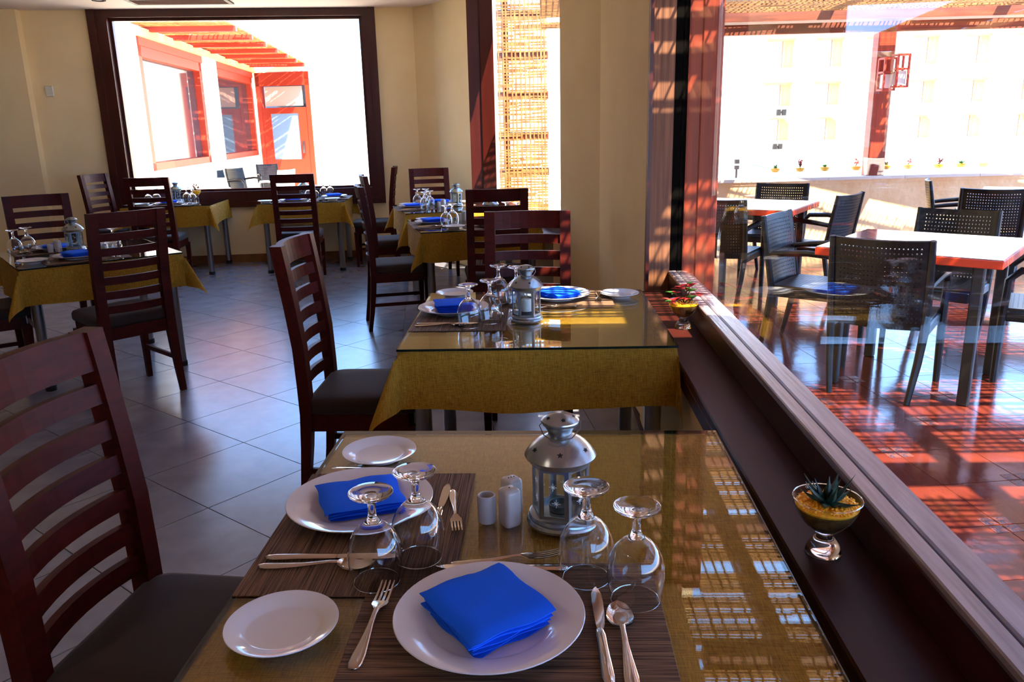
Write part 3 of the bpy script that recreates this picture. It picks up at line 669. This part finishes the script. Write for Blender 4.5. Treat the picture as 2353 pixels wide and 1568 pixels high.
def make_wineglass():
    r = empty('wine_glass'); r['category'] = 'wine glass'
    bowl = [(.0385, .0006), (.0405, .012), (.0435, .028), (.0452, .043), (.0448, .058), (.0415, .074), (.034, .089), (.0235, .101), (.013, .109), (.0075, .113)]
    inner = [(max(a - .0011, .0), b + (.0 if i else .0004)) for i, (a, b) in enumerate(bowl[:-2])] + [(.0085, .1075), (0, .1085)]
    MB().lathe(inner[::-1] + bowl[:-1], 48).build('bowl', 'glass', r, True)
    MB().tube([(.0381 * math.cos(2 * PI * k / 40), .0381 * math.sin(2 * PI * k / 40), .0009) for k in range(40)], .0009, 6, True).build('rim', 'glass', r, True)
    st = [(0, .1065), (.009, .109), (.0128, .1085), (.0085, .1145), (.0068, .122), (.0062, .132), (.0066, .141), (.0085, .1475), (.014, .1515), (.026, .1550), (.0345, .1575), (.0362, .1595), (.0362, .1615), (.034, .1628), (.02, .1608), (0, .1595)]
    MB().lathe(st, 40).build('stem_and_foot', 'glass', r, True)
    return r
wine = Proto(make_wineglass())
def star(n, R, r0):
    return [(R * math.sin(2 * PI * k / (2 * n)), R * math.cos(2 * PI * k / (2 * n))) if k % 2 == 0 else (r0 * math.sin(2 * PI * k / (2 * n)), r0 * math.cos(2 * PI * k / (2 * n))) for k in range(2 * n)]
def make_lantern():
    r = empty('candle_lantern'); r['category'] = 'lantern'; S = 40
    MB().lathe([(0, .002), (.058, .002), (.063, .004), (.0645, .009), (.062, .014), (.058, .016), (.0605, .019), (.059, .024), (.054, .026), (0, .026)], S).build('base', 'lantern', r, True, 35)
    R = .0535; ang = [PI / 6 + k * PI / 3 for k in range(6)]
    fr = MB()
    for k in range(6):
        a = ang[k]; b = ang[(k + 1) % 6]; p = Vector((R * math.cos(a), R * math.sin(a), 0)); q = Vector((R * math.cos(b), R * math.sin(b), 0)); t = (q - p).normalized(); mid = (p + q) / 2; n = mid.normalized(); L = (q - p).length
        rot = Matrix(((t.x, n.x, 0, mid.x), (t.y, n.y, 0, mid.y), (0, 0, 1, 0), (0, 0, 0, 1)))
        for s in (-1, 1): fr.box((s * (L / 2 - .0035), 0, .0755), (.007, .003, .101), rot)
        fr.box((0, 0, .029), (L - .014, .003, .007), rot); fr.box((0, 0, .1225), (L - .014, .003, .007), rot)
        pn = MB().box((0, -.001, .0755), (L - .012, .0012, .090), rot).build('pane', 'lampglass', r)
        et = MB()
        for (ex, ez, er) in ((.004, .060, .0085), (-.002, .092, .0075)):
            for i in range(4):
                aa = i * PI / 4; d = er * (1 if i % 2 == 0 else .6); et.box((0, 0, 0), (.0008, .0004, 2 * d), rot @ Matrix.Translation((ex, .0002, ez)) @ Matrix.Rotation(aa, 4, 'Y'))
        et.build('etched_star', 'etch', pn)
    fr.build('body_frame', 'lantern', r)
    MB().lathe([(.0535, .126), (.057, .126), (.058, .131), (.060, .135), (.0655, .137), (.0665, .140), (.0645, .1435), (.058, .153), (.049, .163), (.038, .1715), (.028, .177), (.0225, .180), (.0225, .182), (.012, .182)], S).build('roof', 'lantern', r, True, 35)
    MB().lathe([(.0215, .180), (.023, .186), (.0285, .195), (.0335, .2005), (.034, .2030), (.0325, .2050)], S).build('chimney_cup', 'lantern', r, True, 35)
    MB().lathe([(.0325, .2045), (.0355, .2052), (.0350, .2075), (.030, .212), (.021, .2165), (.010, .2190), (.0085, .2196), (0, .2198)], S).build('cap', 'lantern', r, True, 35)
    dome = MB()
    for k in range(6):
        a = k * PI / 3 + .25; d = Vector((math.cos(a), math.sin(a), 0)); nrm = Vector((d.x * .62, d.y * .62, .78)).normalized(); t = Vector((-d.y, d.x, 0)); up = nrm.cross(t)
        c = d * .0535 + Vector((0, 0, .1586)) + nrm * .0004; pts = star(5, .0062, .0026); dome.add([tuple(c + t * x + up * y) for x, y in pts], [tuple(range(10))])
    dome.build('star_cutouts', 'hole', r)
    capst = MB()
    for k in range(5):
        a = k * 2 * PI / 5 - 1.6; d = Vector((math.cos(a), math.sin(a), 0)); nrm = Vector((d.x * .44, d.y * .44, .9)).normalized(); t = Vector((-d.y, d.x, 0)); up = nrm.cross(t)
        c = d * .0252 + Vector((0, 0, .2146)) + nrm * .0006; capst.add([tuple(c + t * x + up * y) for x, y in star(5, .0052, .0022)], [tuple(range(10))])
    capst.build('cap_star_cutouts', 'hole', r)
    MB().tube([(-.0345, 0, .2045), (-.0395, -.002, .200), (-.036, -.020, .188), (-.022, -.034, .1795), (-.014, -.038, .1795), (.012, -.036, .183), (.034, -.016, .192), (.0385, -.003, .201), (.0345, 0, .2045)], .0011, 6).build('wire_handle', 'steel', r, True)
    MB().lathe([(0, .027), (.021, .027), (.0225, .040), (.0205, .040), (.0195, .030), (0, .030)], 28).build('candle_cup', 'candlecup', r, True, 40)
    return r
lantern = Proto(make_lantern())
def make_shaker(holes):
    r = empty('shaker'); r['category'] = 'shaker'
    rings = [rrect(.0355 - i, .0355 - i, .008, z) for z, i in ((0, .004), (.003, .001), (.008, 0), (.066, .001), (.071, .004), (.0735, .010), (.0745, .018))]
    MB().loft(rings).build('body', 'salt', r, True, 50)
    for x, y in holes: MB().lathe([(0, .0752), (.0016, .0751), (.0016, .0740)], 8, None, x, y).build('pour_hole', 'hole', r)
    return r
pepper = Proto(make_shaker([(0, 0)])); saltp = Proto(make_shaker([(-.006, 0), (0, 0), (.006, 0)]))
tm = MB().lathe([(0, 0), (.0165, 0), (.018, .003), (.0185, .05), (.0175, .0545), (.0155, .0555), (.0135, .054), (.013, .02), (0, .019)], 32).mesh('toothpick_holder', True, 50)
toothpick = Proto(single('toothpick_holder', tm, 'salt', 'holder'))

def leaf_loft(base, tip, w0, bend=(0, 0, 0), th=.35, n=7, side=None, sharp=1.0):
    base, tip = Vector(base), Vector(tip); ax = (tip - base); t = ax.normalized(); s = side or t.cross(Vector((0, 0, 1))); s = Vector(s)
    if s.length < 1e-4: s = Vector((1, 0, 0))
    s.normalize(); nn = s.cross(t).normalized(); rings = []
    for i in range(n):
        f = i / (n - 1); c = base + ax * f + Vector(bend) * math.sin(PI * f) ; hw = w0 * (max(0.03, (1 - f ** 1.6 * sharp) * (.75 + .5 * math.sin(PI * min(f * 1.4, 1)))) if f < 1 else .03)
        rings.append([tuple(c + s * hw), tuple(c + nn * hw * th), tuple(c - s * hw), tuple(c - nn * hw * th * 1.3)])
    return MB().loft(rings)
def planter_base(r, k=1.0, gravel_seed=1, chips=260):
    MB().lathe([(0, .006), (.020, .004), (.031, .0005), (.0335, .002), (.0330, .006), (.0285, .019), (.019, .032), (.0125, .038), (.0125, .0405), (.019, .045), (0, .047)], 32).build('glass_foot', 'glass', r, True, 50)
    MB().lathe([(.0125, .0405), (.019, .0455), (.029, .0535), (.041, .066), (.051, .080), (.0585, .096), (.0625, .1115), (.0632, .1150), (.0615, .1152)], 36).build('glass_bowl', 'wineglass', r, True)
    MB().tube([(.0626 * math.cos(2 * PI * i / 40), .0626 * math.sin(2 * PI * i / 40), .115) for i in range(40)], .0010, 6, True).build('bowl_rim', 'glass', r, True)
    MB().lathe([(0, .0505), (.024, .0512), (.038, .0645), (.0485, .080), (.0545, .0925), (.0550, .0960), (0, .0960)], 28).build('soil', 'soil', r, True)
    g = MB(); r_ = random.Random(gravel_seed)
    g.lathe([(0, .0962), (.0552, .0962), (.0580, .1005), (.050, .1030), (0, .1050)], 28)
    for i in range(chips):
        a = r_.uniform(0, 2 * PI); d = .056 * math.sqrt(r_.random()); s = r_.uniform(.0022, .0048); m_ = Matrix.Translation((d * math.cos(a), d * math.sin(a), .1035 + .0015 * (1 - d / .056) + r_.uniform(0, .002))) @ Matrix.Rotation(r_.uniform(0, 6), 4, 'Z') @ Matrix.Rotation(r_.uniform(0, 6), 4, 'X')
        g.cbox((0, 0, 0), (s * 1.3, s, s * .7), s * .2, m_)
    o = g.build('gravel', 'gravel', r); o['kind'] = 'stuff'
def make_aloe(n=17, seed=4, k=1.0):
    r = empty('potted_succulent'); r['category'] = 'plant'; planter_base(r, gravel_seed=seed); r_ = random.Random(seed)
    for i in range(n):
        ring = 0 if i < 4 else (1 if i < 10 else 2); a = i * 2.4 + r_.uniform(-.2, .2); el = (1.25, .85, .38)[ring] + r_.uniform(-.12, .12); L = (.050, .066, .056)[ring] * r_.uniform(.85, 1.12) * k
        b = Vector((.006 * math.cos(a), .006 * math.sin(a), .106)); tip = b + Vector((math.cos(a) * math.cos(el), math.sin(a) * math.cos(el), math.sin(el))) * L
        leaf_loft(b, tip, .0085 * k, bend=(0, 0, -.004 if ring else .0), th=.55).build('leaf', 'aloe', r, True, 50)
    return r
def make_redplant():
    r = empty('potted_succulent'); r['category'] = 'plant'; planter_base(r, gravel_seed=9); r_ = random.Random(12)
    stems = [((.0, .0), (-.055, -.010, .118)), ((.005, 0), (-.012, .0, .165)), ((.0, .01), (.030, .012, .170)), ((.01, -.01), (.052, -.012, .135)), ((0, -.01), (.008, -.03, .128)), ((0, .01), (-.03, .03, .140)), ((.01, .01), (.02, -.012, .155))]
    for (bx, by), tp in stems:
        MB().tube([(bx, by, .10), ((bx + tp[0]) / 2, (by + tp[1]) / 2, .10 + (tp[2] - .10) * .65), tp], .0022, 6).build('stem', 'stem', r, True)
        for j in range(5):
            a = j * 2 * PI / 5 + r_.uniform(-.4, .4); L = r_.uniform(.032, .044); el = r_.uniform(-.15, .6); b = Vector(tp)
            leaf_loft(b, b + Vector((math.cos(a) * math.cos(el), math.sin(a) * math.cos(el), math.sin(el))) * L, .0135, bend=(0, 0, .004), th=.25, sharp=.8).build('leaf', 'redleaf' if r_.random() < .86 else 'greenleaf', r, True, 60)
    return r
aloe = Proto(make_aloe()); redplant = Proto(make_redplant())
def make_small_planter(kind, seed):
    r = empty('small_planter'); r['category'] = 'plant'; r_ = random.Random(seed)
    MB().lathe([(0, 0), (.036, 0), (.03, .016), (.013, .038), (.02, .046), (.045, .07), (.058, .098), (.062, .112), (.058, .112), (.0, .112)], 18).build('glass_bowl', 'wineglass', r, True)
    MB().lathe([(0, .06), (.036, .066), (.053, .096), (.056, .108), (0, .116)], 16).build('gravel', 'gravel', r, True)
    m = {'red': 'redleaf', 'green': 'greenleaf'}.get(kind, 'aloe')
    if kind != 'bare':
        for i in range(7 if kind == 'green' else 9):
            a = i * 2.4; el = r_.uniform(.35, 1.2); L = r_.uniform(.05, .085); b = Vector((0, 0, .112))
            if kind == 'red': b = Vector((r_.uniform(-.04, .04), r_.uniform(-.03, .03), .13 + r_.uniform(0, .06))); MB().tube([(0, 0, .11), tuple(b)], .003, 5).build('stem', 'stem', r)
            leaf_loft(b, b + Vector((math.cos(a) * math.cos(el), math.sin(a) * math.cos(el), math.sin(el))) * L * (.6 if kind == 'red' else 1), .012, th=.35).build('leaf', m, r)
    return r

def lattice(w_, h_, nx, ny, t, hole=.42, border=.03, bow=0.0):
    """flat panel with rows of square holes, x by z, thickness y"""
    xs = [-w_ / 2]; cw = (w_ - 2 * border) / nx
    for i in range(nx): xs += [-w_ / 2 + border + cw * (i + .5 - hole / 2), -w_ / 2 + border + cw * (i + .5 + hole / 2)]
    xs.append(w_ / 2); zs_ = [0]; chh = (h_ - 2 * border) / ny
    for i in range(ny): zs_ += [border + chh * (i + .5 - hole / 2), border + chh * (i + .5 + hole / 2)]
    zs_.append(h_); mb = MB(); NX, NZ = len(xs), len(zs_); vs_ = []
    for s in (-1, 1):
        for z in zs_:
            for x in xs: vs_.append((x, s * t / 2 + bow * (1 - (2 * x / w_) ** 2), z))
    def vid(s, i, j): return s * NX * NZ + j * NX + i
    def hol(i, j): return 0 <= i < NX - 1 and 0 <= j < NZ - 1 and i % 2 == 1 and j % 2 == 1
    fs_ = []
    for j in range(NZ - 1):
        for i in range(NX - 1):
            q = [(i, j), (i + 1, j), (i + 1, j + 1), (i, j + 1)]
            if hol(i, j):
                for k in range(4): a, b = q[k], q[(k + 1) % 4]; fs_.append((vid(0, *b), vid(0, *a), vid(1, *a), vid(1, *b)))
            else:
                fs_.append(tuple(vid(0, *p) for p in q)); fs_.append(tuple(vid(1, *p) for p in q[::-1]))
    for i in range(NX - 1): fs_ += [(vid(0, i + 1, 0), vid(0, i, 0), vid(1, i, 0), vid(1, i + 1, 0)), (vid(0, i, NZ - 1), vid(0, i + 1, NZ - 1), vid(1, i + 1, NZ - 1), vid(1, i, NZ - 1))]
    for j in range(NZ - 1): fs_ += [(vid(0, 0, j), vid(0, 0, j + 1), vid(1, 0, j + 1), vid(1, 0, j)), (vid(0, NX - 1, j + 1), vid(0, NX - 1, j), vid(1, NX - 1, j), vid(1, NX - 1, j + 1))]
    mb.add(vs_, fs_); return mb
def make_wicker(m, nx=20, ny=17):
    r = empty('wicker_armchair'); r['category'] = 'chair'
    b = lattice(.47, .49, nx, ny, .018, hole=.32, bow=-.035); mt = Matrix.Translation((0, -.215, .40)) @ Matrix.Rotation(.17, 4, 'X'); b.v = [tuple(mt @ Vector(p)) for p in b.v]; b.build('backrest', m, r)
    s = lattice(.48, .47, nx, ny, .022, hole=.25); mt = Matrix.Translation((0, .255, .425)) @ Matrix.Rotation(PI / 2, 4, 'X'); s.v = [tuple(mt @ Vector(p)) for p in s.v]; s.build('seat', m, r)
    MB().cbox((0, .245, .39), (.46, .03, .07), .008).build('seat_apron', m, r)
    for sx in (-1, 1):
        MB().cbox((sx * .238, .02, .39), (.03, .46, .06), .008).build('side_apron', m, r)
        MB().tube([(sx * .20, -.29, 0), (sx * .225, -.25, .22), (sx * .238, -.222, .40), (sx * .243, -.262, .64), (sx * .243, -.305, .885)], [.016, .021, .023, .021, .016], 8).build('back_leg', m, r, True)
        MB().tube([(sx * .262, .235, 0), (sx * .258, .235, .30), (sx * .262, .225, .60), (sx * .264, .17, .655), (sx * .262, .0, .665), (sx * .25, -.15, .65), (sx * .242, -.255, .635)], [.018, .022, .021, .021, .021, .020, .018], 8).build('arm_and_front_leg', m, r, True)
    return r
wicker = Proto(make_wicker('wicker')); wicker_w = Proto(make_wicker('wicker2', 9, 8))
def make_terrace_table(s):
    r = empty('terrace_table'); r['category'] = 'table'
    MB().cbox((0, 0, .778), (s, s, .044), .004).build('wood_edge', 'tedge', r)
    MB().box((0, 0, .8015), (s - .01, s - .01, .004)).build('table_top', 'ttop', r)
    for sx in (-1, 1):
        for sy in (-1, 1): MB().cbox((sx * (s / 2 - .12), sy * (s / 2 - .12), .378), (.055, .055, .756), .006).build('leg', 'iron', r)
    MB().box((0, 0, .73), (s - .24, s - .24, .05)).build('under_frame', 'iron', r)
    return r
# ================================================================ PLACING THE DINING ROOM
TABLES = {  # x, y, turn, size, short phrase
 't1': (-.0515, 1.3497, -.0129, .920, 'nearest table'), 't2': (-.0345, 3.1152, .0129, .970, 'second-nearest table'),
 't3': (-.573, 6.365, .27, .92, 'third window-side table'), 't4': (-.929, 7.747, .301, .92, 'rearmost window-side table'),
 't5': (-4.053, 8.836, .137, .92, 'left picture-window table'), 't6': (-2.643, 8.972, .133, .92, 'right picture-window table'),
 't7': (-2.956, 5.063, .71, .92, 'table at the left edge')}
SIZE = {'t1': (.92, 1.02), 't2': (.962, .97)}; FLAT = {'t1': 'r', 't2': 'r', 't3': 'r', 't4': 'r', 't5': 'b', 't6': 'b'}
tp, gp = {}, {}
for i, (k, (x, y, a, s, ph)) in enumerate(TABLES.items()):
    sz = SIZE.get(k, (s, s))
    if sz not in tp: tp[sz] = Proto(make_table(*sz)); gp[sz] = Proto(make_glass_top(*sz))
    tp[sz].put((x, y, 0), a, 'square dining table on four steel legs, the ' + ph, 'dining tables')
    c = link('tablecloth', cloth_mesh(sz[0], sz[1], .212, 20 + i, FLAT.get(k, '')), 'cloth', None, (x, y, 0), a); tag(c, 'mustard gold woven tablecloth hanging over the ' + ph, 'tablecloth', 'gold tablecloths')
    gp[sz].put((x, y, 0), a, 'clear glass sheet covering the cloth on the ' + ph, 'glass table tops')
def setting(tk, side, ox, oy, a, mat_o=(.03, 0), bread_o=(-.29, -.01), glasses=((.152, .136), (.226, .073)), nap_a=.72, nap=0, dessert=True, main=True, kn=(.165, -.02), sp=(.198, -.03), fk=(-.178, .012), tilt=0):
    ph = TABLES[tk][4]; cs, sn = math.cos(a), math.sin(a)
    def W(lx, ly, z=0): return (ox + lx * cs - ly * sn, oy + lx * sn + ly * cs, TT + z)
    place = f', {side} place, {ph}'
    placemat.put(W(*mat_o), a, 'brown striped woven placemat' + place, 'placemats')
    MT = .0028
    plate.put(W(0, 0, MT), a, 'white round dinner plate under a blue napkin' + place, 'dinner plates')
    napkin[nap].put(W(-.003, .003, MT + .0085), a + nap_a, 'folded royal blue cloth napkin' + place, 'blue napkins')
    bread.put(W(bread_o[0], bread_o[1], MT if abs(bread_o[0]) < .27 and side == 'left' and tk == 't1' else .0), a, 'small empty white side plate' + place, 'side plates')
    g1, g2 = glasses
    wine.put(W(g1[0], g1[1], MT), a, 'upturned wine glass closer to the plate' + place, 'upturned wine glasses', scale=1.02)
    wine.put(W(g2[0], g2[1], MT), a + .4, 'upturned wine glass farther from the plate' + place, 'upturned wine glasses', scale=1.0)
    if main:
        fork.put(W(fk[0], fk[1], MT), a - .05, 'steel dinner fork beside the plate' + place, 'cutlery')
        knife.put(W(kn[0], kn[1], MT), a + .04, 'steel dinner knife beside the plate' + place, 'cutlery')
        spoon.put(W(sp[0], sp[1], MT), a + .02, 'steel soup spoon beside the plate' + place, 'cutlery')
    if dessert:
        fork.put(W(.025, .190, MT), a - PI / 2 + .16, 'small dessert fork beyond the plate' + place, 'cutlery', scale=.88)
        knife.put(W(.010, .158, MT), a + PI / 2 + .0, 'small dessert knife beyond the plate' + place, 'cutlery', scale=.95)
setting('t1', 'near', -.088, 1.051, 0, mat_o=(.03, .0), bread_o=(-.31, -.016), nap_a=.62, nap=1)
setting('t1', 'left', -.368, 1.437, -PI / 2, mat_o=(.07, .035), bread_o=(-.252, -.012), glasses=((.187, .144), (.261, .084)), nap_a=.35, kn=(.190, -.008), sp=(.217, -.012))
setting('t2', 'left', -.372, 3.182, -PI / 2, mat_o=(.075, .045), bread_o=(-.33, -.03), glasses=((.182, .163), (.251, .088)), nap_a=.2, nap=1, kn=(.215, -.0), sp=(.235, -.005))
setting('t2', 'far', .056, 3.430, PI, mat_o=(.0, .0), bread_o=(-.272, -.02), glasses=((.172, .135), (.25, .075)), nap_a=.7)
def rot_setting(tk, side, lx, ly, da, **kw):
    x, y, a, s, ph = TABLES[tk]; setting(tk, side, x + lx * math.cos(a) - ly * math.sin(a), y + lx * math.sin(a) + ly * math.cos(a), a + da, **kw)
rot_setting('t3', 'left', -.30, .05, -PI / 2, dessert=False, nap=1, bread_o=(-.26, -.02), nap_a=.3)
rot_setting('t3', 'near', .10, -.28, 0, dessert=False)
rot_setting('t4', 'left', -.31, .06, -PI / 2, dessert=False, nap_a=.3, bread_o=(-.26, -.02))
rot_setting('t4', 'far', -.02, .30, PI, dessert=False, nap=1)
rot_setting('t5', 'left', -.31, .02, -PI / 2, dessert=False, main=False, nap_a=.3)
rot_setting('t5', 'near', .0, -.29, 0, dessert=False, nap=1)
rot_setting('t6', 'near', -.10, -.29, 0, dessert=False)
rot_setting('t6', 'right', .30, .06, PI / 2, dessert=False, main=False, nap=1, nap_a=.3)
rot_setting('t7', 'near', -.10, -.245, 0, dessert=False, nap=1, bread_o=(-.25, .01), nap_a=.3)
rot_setting('t7', 'far', -.13, .30, PI, dessert=False, glasses=((.160, .02), (.243, .078)), bread_o=(-.3, 0))
LAN = {'t1': (.026, 1.385, .25), 't2': (-.07, 3.023, .55), 't3': (-.42, 6.42, .1), 't4': (-.839, 7.80, .4), 't5': (-4.10, 8.93, .2), 't6': (-2.70, 9.08, .3), 't7': (-3.09, 5.16, .15)}
for k, (x, y, a) in LAN.items():
    l = lantern.put((x, y, TT), a, 'silver hexagonal candle lantern with star cutouts on the ' + TABLES[k][4], 'candle lanterns')
    if k == 't2': MB().lathe([(0, .0305), (.019, .0305), (.019, .085), (.017, .088), (0, .086)], 24).build('candle', 'wax', l, True, 40)
def shakers(k, x, y, a):
    ph = TABLES[k][4]; cs, sn = math.cos(a), math.sin(a); W = lambda lx, ly: (x + lx * cs - ly * sn, y + lx * sn + ly * cs, TT)
    pepper.put(W(.0, 0), a + .62, 'square white one-hole shaker on the ' + ph, 'table shakers'); saltp.put(W(.002, .047), a + .62, 'square white three-hole shaker on the ' + ph, 'table shakers')
    toothpick.put(W(-.044, .012), a, 'round white toothpick holder on the ' + ph, 'toothpick holders')
shakers('t1', -.070, 1.378, 0); shakers('t3', -.640, 6.56, .3); shakers('t4', -.95, 7.70, .3); shakers('t7', -3.17, 5.10, .7)
# planters on the sills
aloe.put((.530, 1.405, .68), .4, 'glass dessert cup planter with spiky dark succulent on the sill beside the nearest table')
redplant.put((.560, 3.18, .68), .2, 'glass dessert cup planter with red-leaved succulent on the sill beside the wooden post')
aloe.put((.10, 6.16 + .35, .68), 1.4, 'small spiky succulent in a cup on the narrow window sill', None, 'plant', .8)
bare = Proto(make_small_planter('green', 5)); bare.put((-.33, 8.35, .68), 0, 'yellow gravel cup planter on the narrow window sill by the far jamb', None, 'plant')
vp = Proto(make_small_planter('red', 8)); vp.put(farp(-.62, -.12) + (.76,), 0, 'dark twiggy plant in a yellow cup behind the left picture-window table', None, 'plant', .9)
# chairs
CH = [('c1', (-.745, 1.416), -(PI / 2 + .10), 'pulled up to the open side of the nearest table'), ('c2', (-.712, 3.05), -PI / 2, 'pulled up to the open side of the second-nearest table'),
      ('cB', (-.08, 3.70), PI, 'facing the camera behind the second-nearest table'), ('cA', (-.35, 5.705), .15, 'turned away before the third window-side table'),
      ('c3', (-1.135, 6.13), -1.30, 'on the aisle side of the third window-side table'), ('c4', (-1.405, 7.51), -1.27, 'on the aisle side of the rearmost window-side table'),
      ('c4f', (-1.13, 8.325), -2.837, 'facing the camera behind the rearmost window-side table'), ('c5', (-3.895, 8.045), .15, 'turned away at the left picture-window table'),
      ('c5l', (-4.655, 8.678), -1.77, 'facing the room at the far end of the left picture-window table'), ('c6', (-2.495, 8.155), .15, 'turned away at the right picture-window table'),
      ('c6r', (-1.915, 9.065), 1.70, 'seen edge-on beside the right picture-window table'), ('c7', (-2.49, 4.52), .877, 'turned away at the left-edge table'),
      ('c7b', (-3.495, 5.53), -2.43, 'facing the camera behind the left-edge table'), ('c7c', (-3.42, 4.62), -.86, 'cut off by the picture edge at the left-edge table')]
for k, (x, y), a, ph in CH: chair.put((x, y, 0), a, 'mahogany slat-back dining chair ' + ph, 'dining chairs')
# ================================================================ TERRACE FURNITURE
def facing(d): return math.atan2(-d[0], d[1])
tt = Proto(make_terrace_table(.92))
tt.put((2.16, 4.60, 0), -.66, 'red-edged square terrace table just outside the long window', 'terrace tables'); tt.put((1.78, 7.02, 0), -.55, 'red-edged square terrace table farther along beside the wooden post', 'terrace tables'); tt.put((4.62, 7.75, 0), -.5, 'red-edged terrace table at the right picture edge by the wall', 'terrace tables')
WK = [((1.925, 4.485), (.55, .83), 'back turned, under the front terrace table'), ((1.83, 5.36), (.80, -.58), 'facing across the front terrace table, seen side-on'), ((2.62, 5.33), (-.62, -.78), 'facing the window behind the front terrace table'),
      ((2.92, 4.62), (-.85, .50), 'cut off by the picture edge at the front terrace table'), ((1.55, 6.90), (.50, .86), 'half hidden behind the wooden post at the farther terrace table'),
      ((2.26, 7.98), (-.45, -.89), 'facing the window behind the farther terrace table'), ((2.36, 7.12), (-.72, .69), 'side-on with curved back at the farther terrace table'),
      ((4.02, 7.42), (.45, .89), 'back turned by the right picture edge near the wall'), ((4.18, 8.28), (.93, -.36), 'side-on in front of the low stone wall')]
for (x, y), d, ph in WK: wicker.put((x, y, 0), facing(d), 'black woven resin armchair ' + ph, 'terrace armchairs')
# cups of plants along the terrace wall
kinds = [('green', 1), ('red', 2), ('green', 3), ('red', 4), ('aloe', 5), ('red', 6), ('red', 7), ('green', 8), ('bare', 9)]
ords = ['first', 'second', 'third', 'fourth', 'fifth', 'sixth', 'seventh', 'eighth', 'ninth']
for (kd, sd), x, o_ in zip(kinds, (2.76, 3.06, 3.36, 3.74, 4.11, 4.38, 4.76, 5.04, 5.32), ords):
    q = twp(x); p = make_small_planter(kd, sd); p.location = (q[0], q[1], .835); tag(p, f'{o_} gravel-filled planter cup from the window end of the terrace wall', 'plant', 'planters on the terrace wall')
# courtyard chairs beyond the picture window
for (x, y), d, m_, ph in (((-6.55, 16.6), (.9, -.4), wicker, 'black resin armchair, first of the dark pair in the courtyard'), ((-6.5, 17.6), (.9, -.4), wicker, 'black resin armchair, second of the dark pair in the courtyard'), ((-6.55, 19.4), (.5, -.86), wicker, 'black resin armchair before the red courtyard door'),
                         ((-5.35, 12.6), (.4, .9), wicker_w, 'pale resin armchair turned away, closest beyond the picture window'), ((-5.55, 14.3), (.5, .86), wicker_w, 'pale resin armchair turned away in the middle of the courtyard'), ((-5.5, 16.6), (-.9, .4), wicker_w, 'pale resin armchair with open arms facing the dark pair'), ((-2.9, 13.4), (-.9, .2), wicker_w, 'pale resin armchair at the far side of the courtyard')):
    m_.put((x, y, -.14), facing(d), ph, 'courtyard armchairs')
# small things far outside: rail and lamp bollards
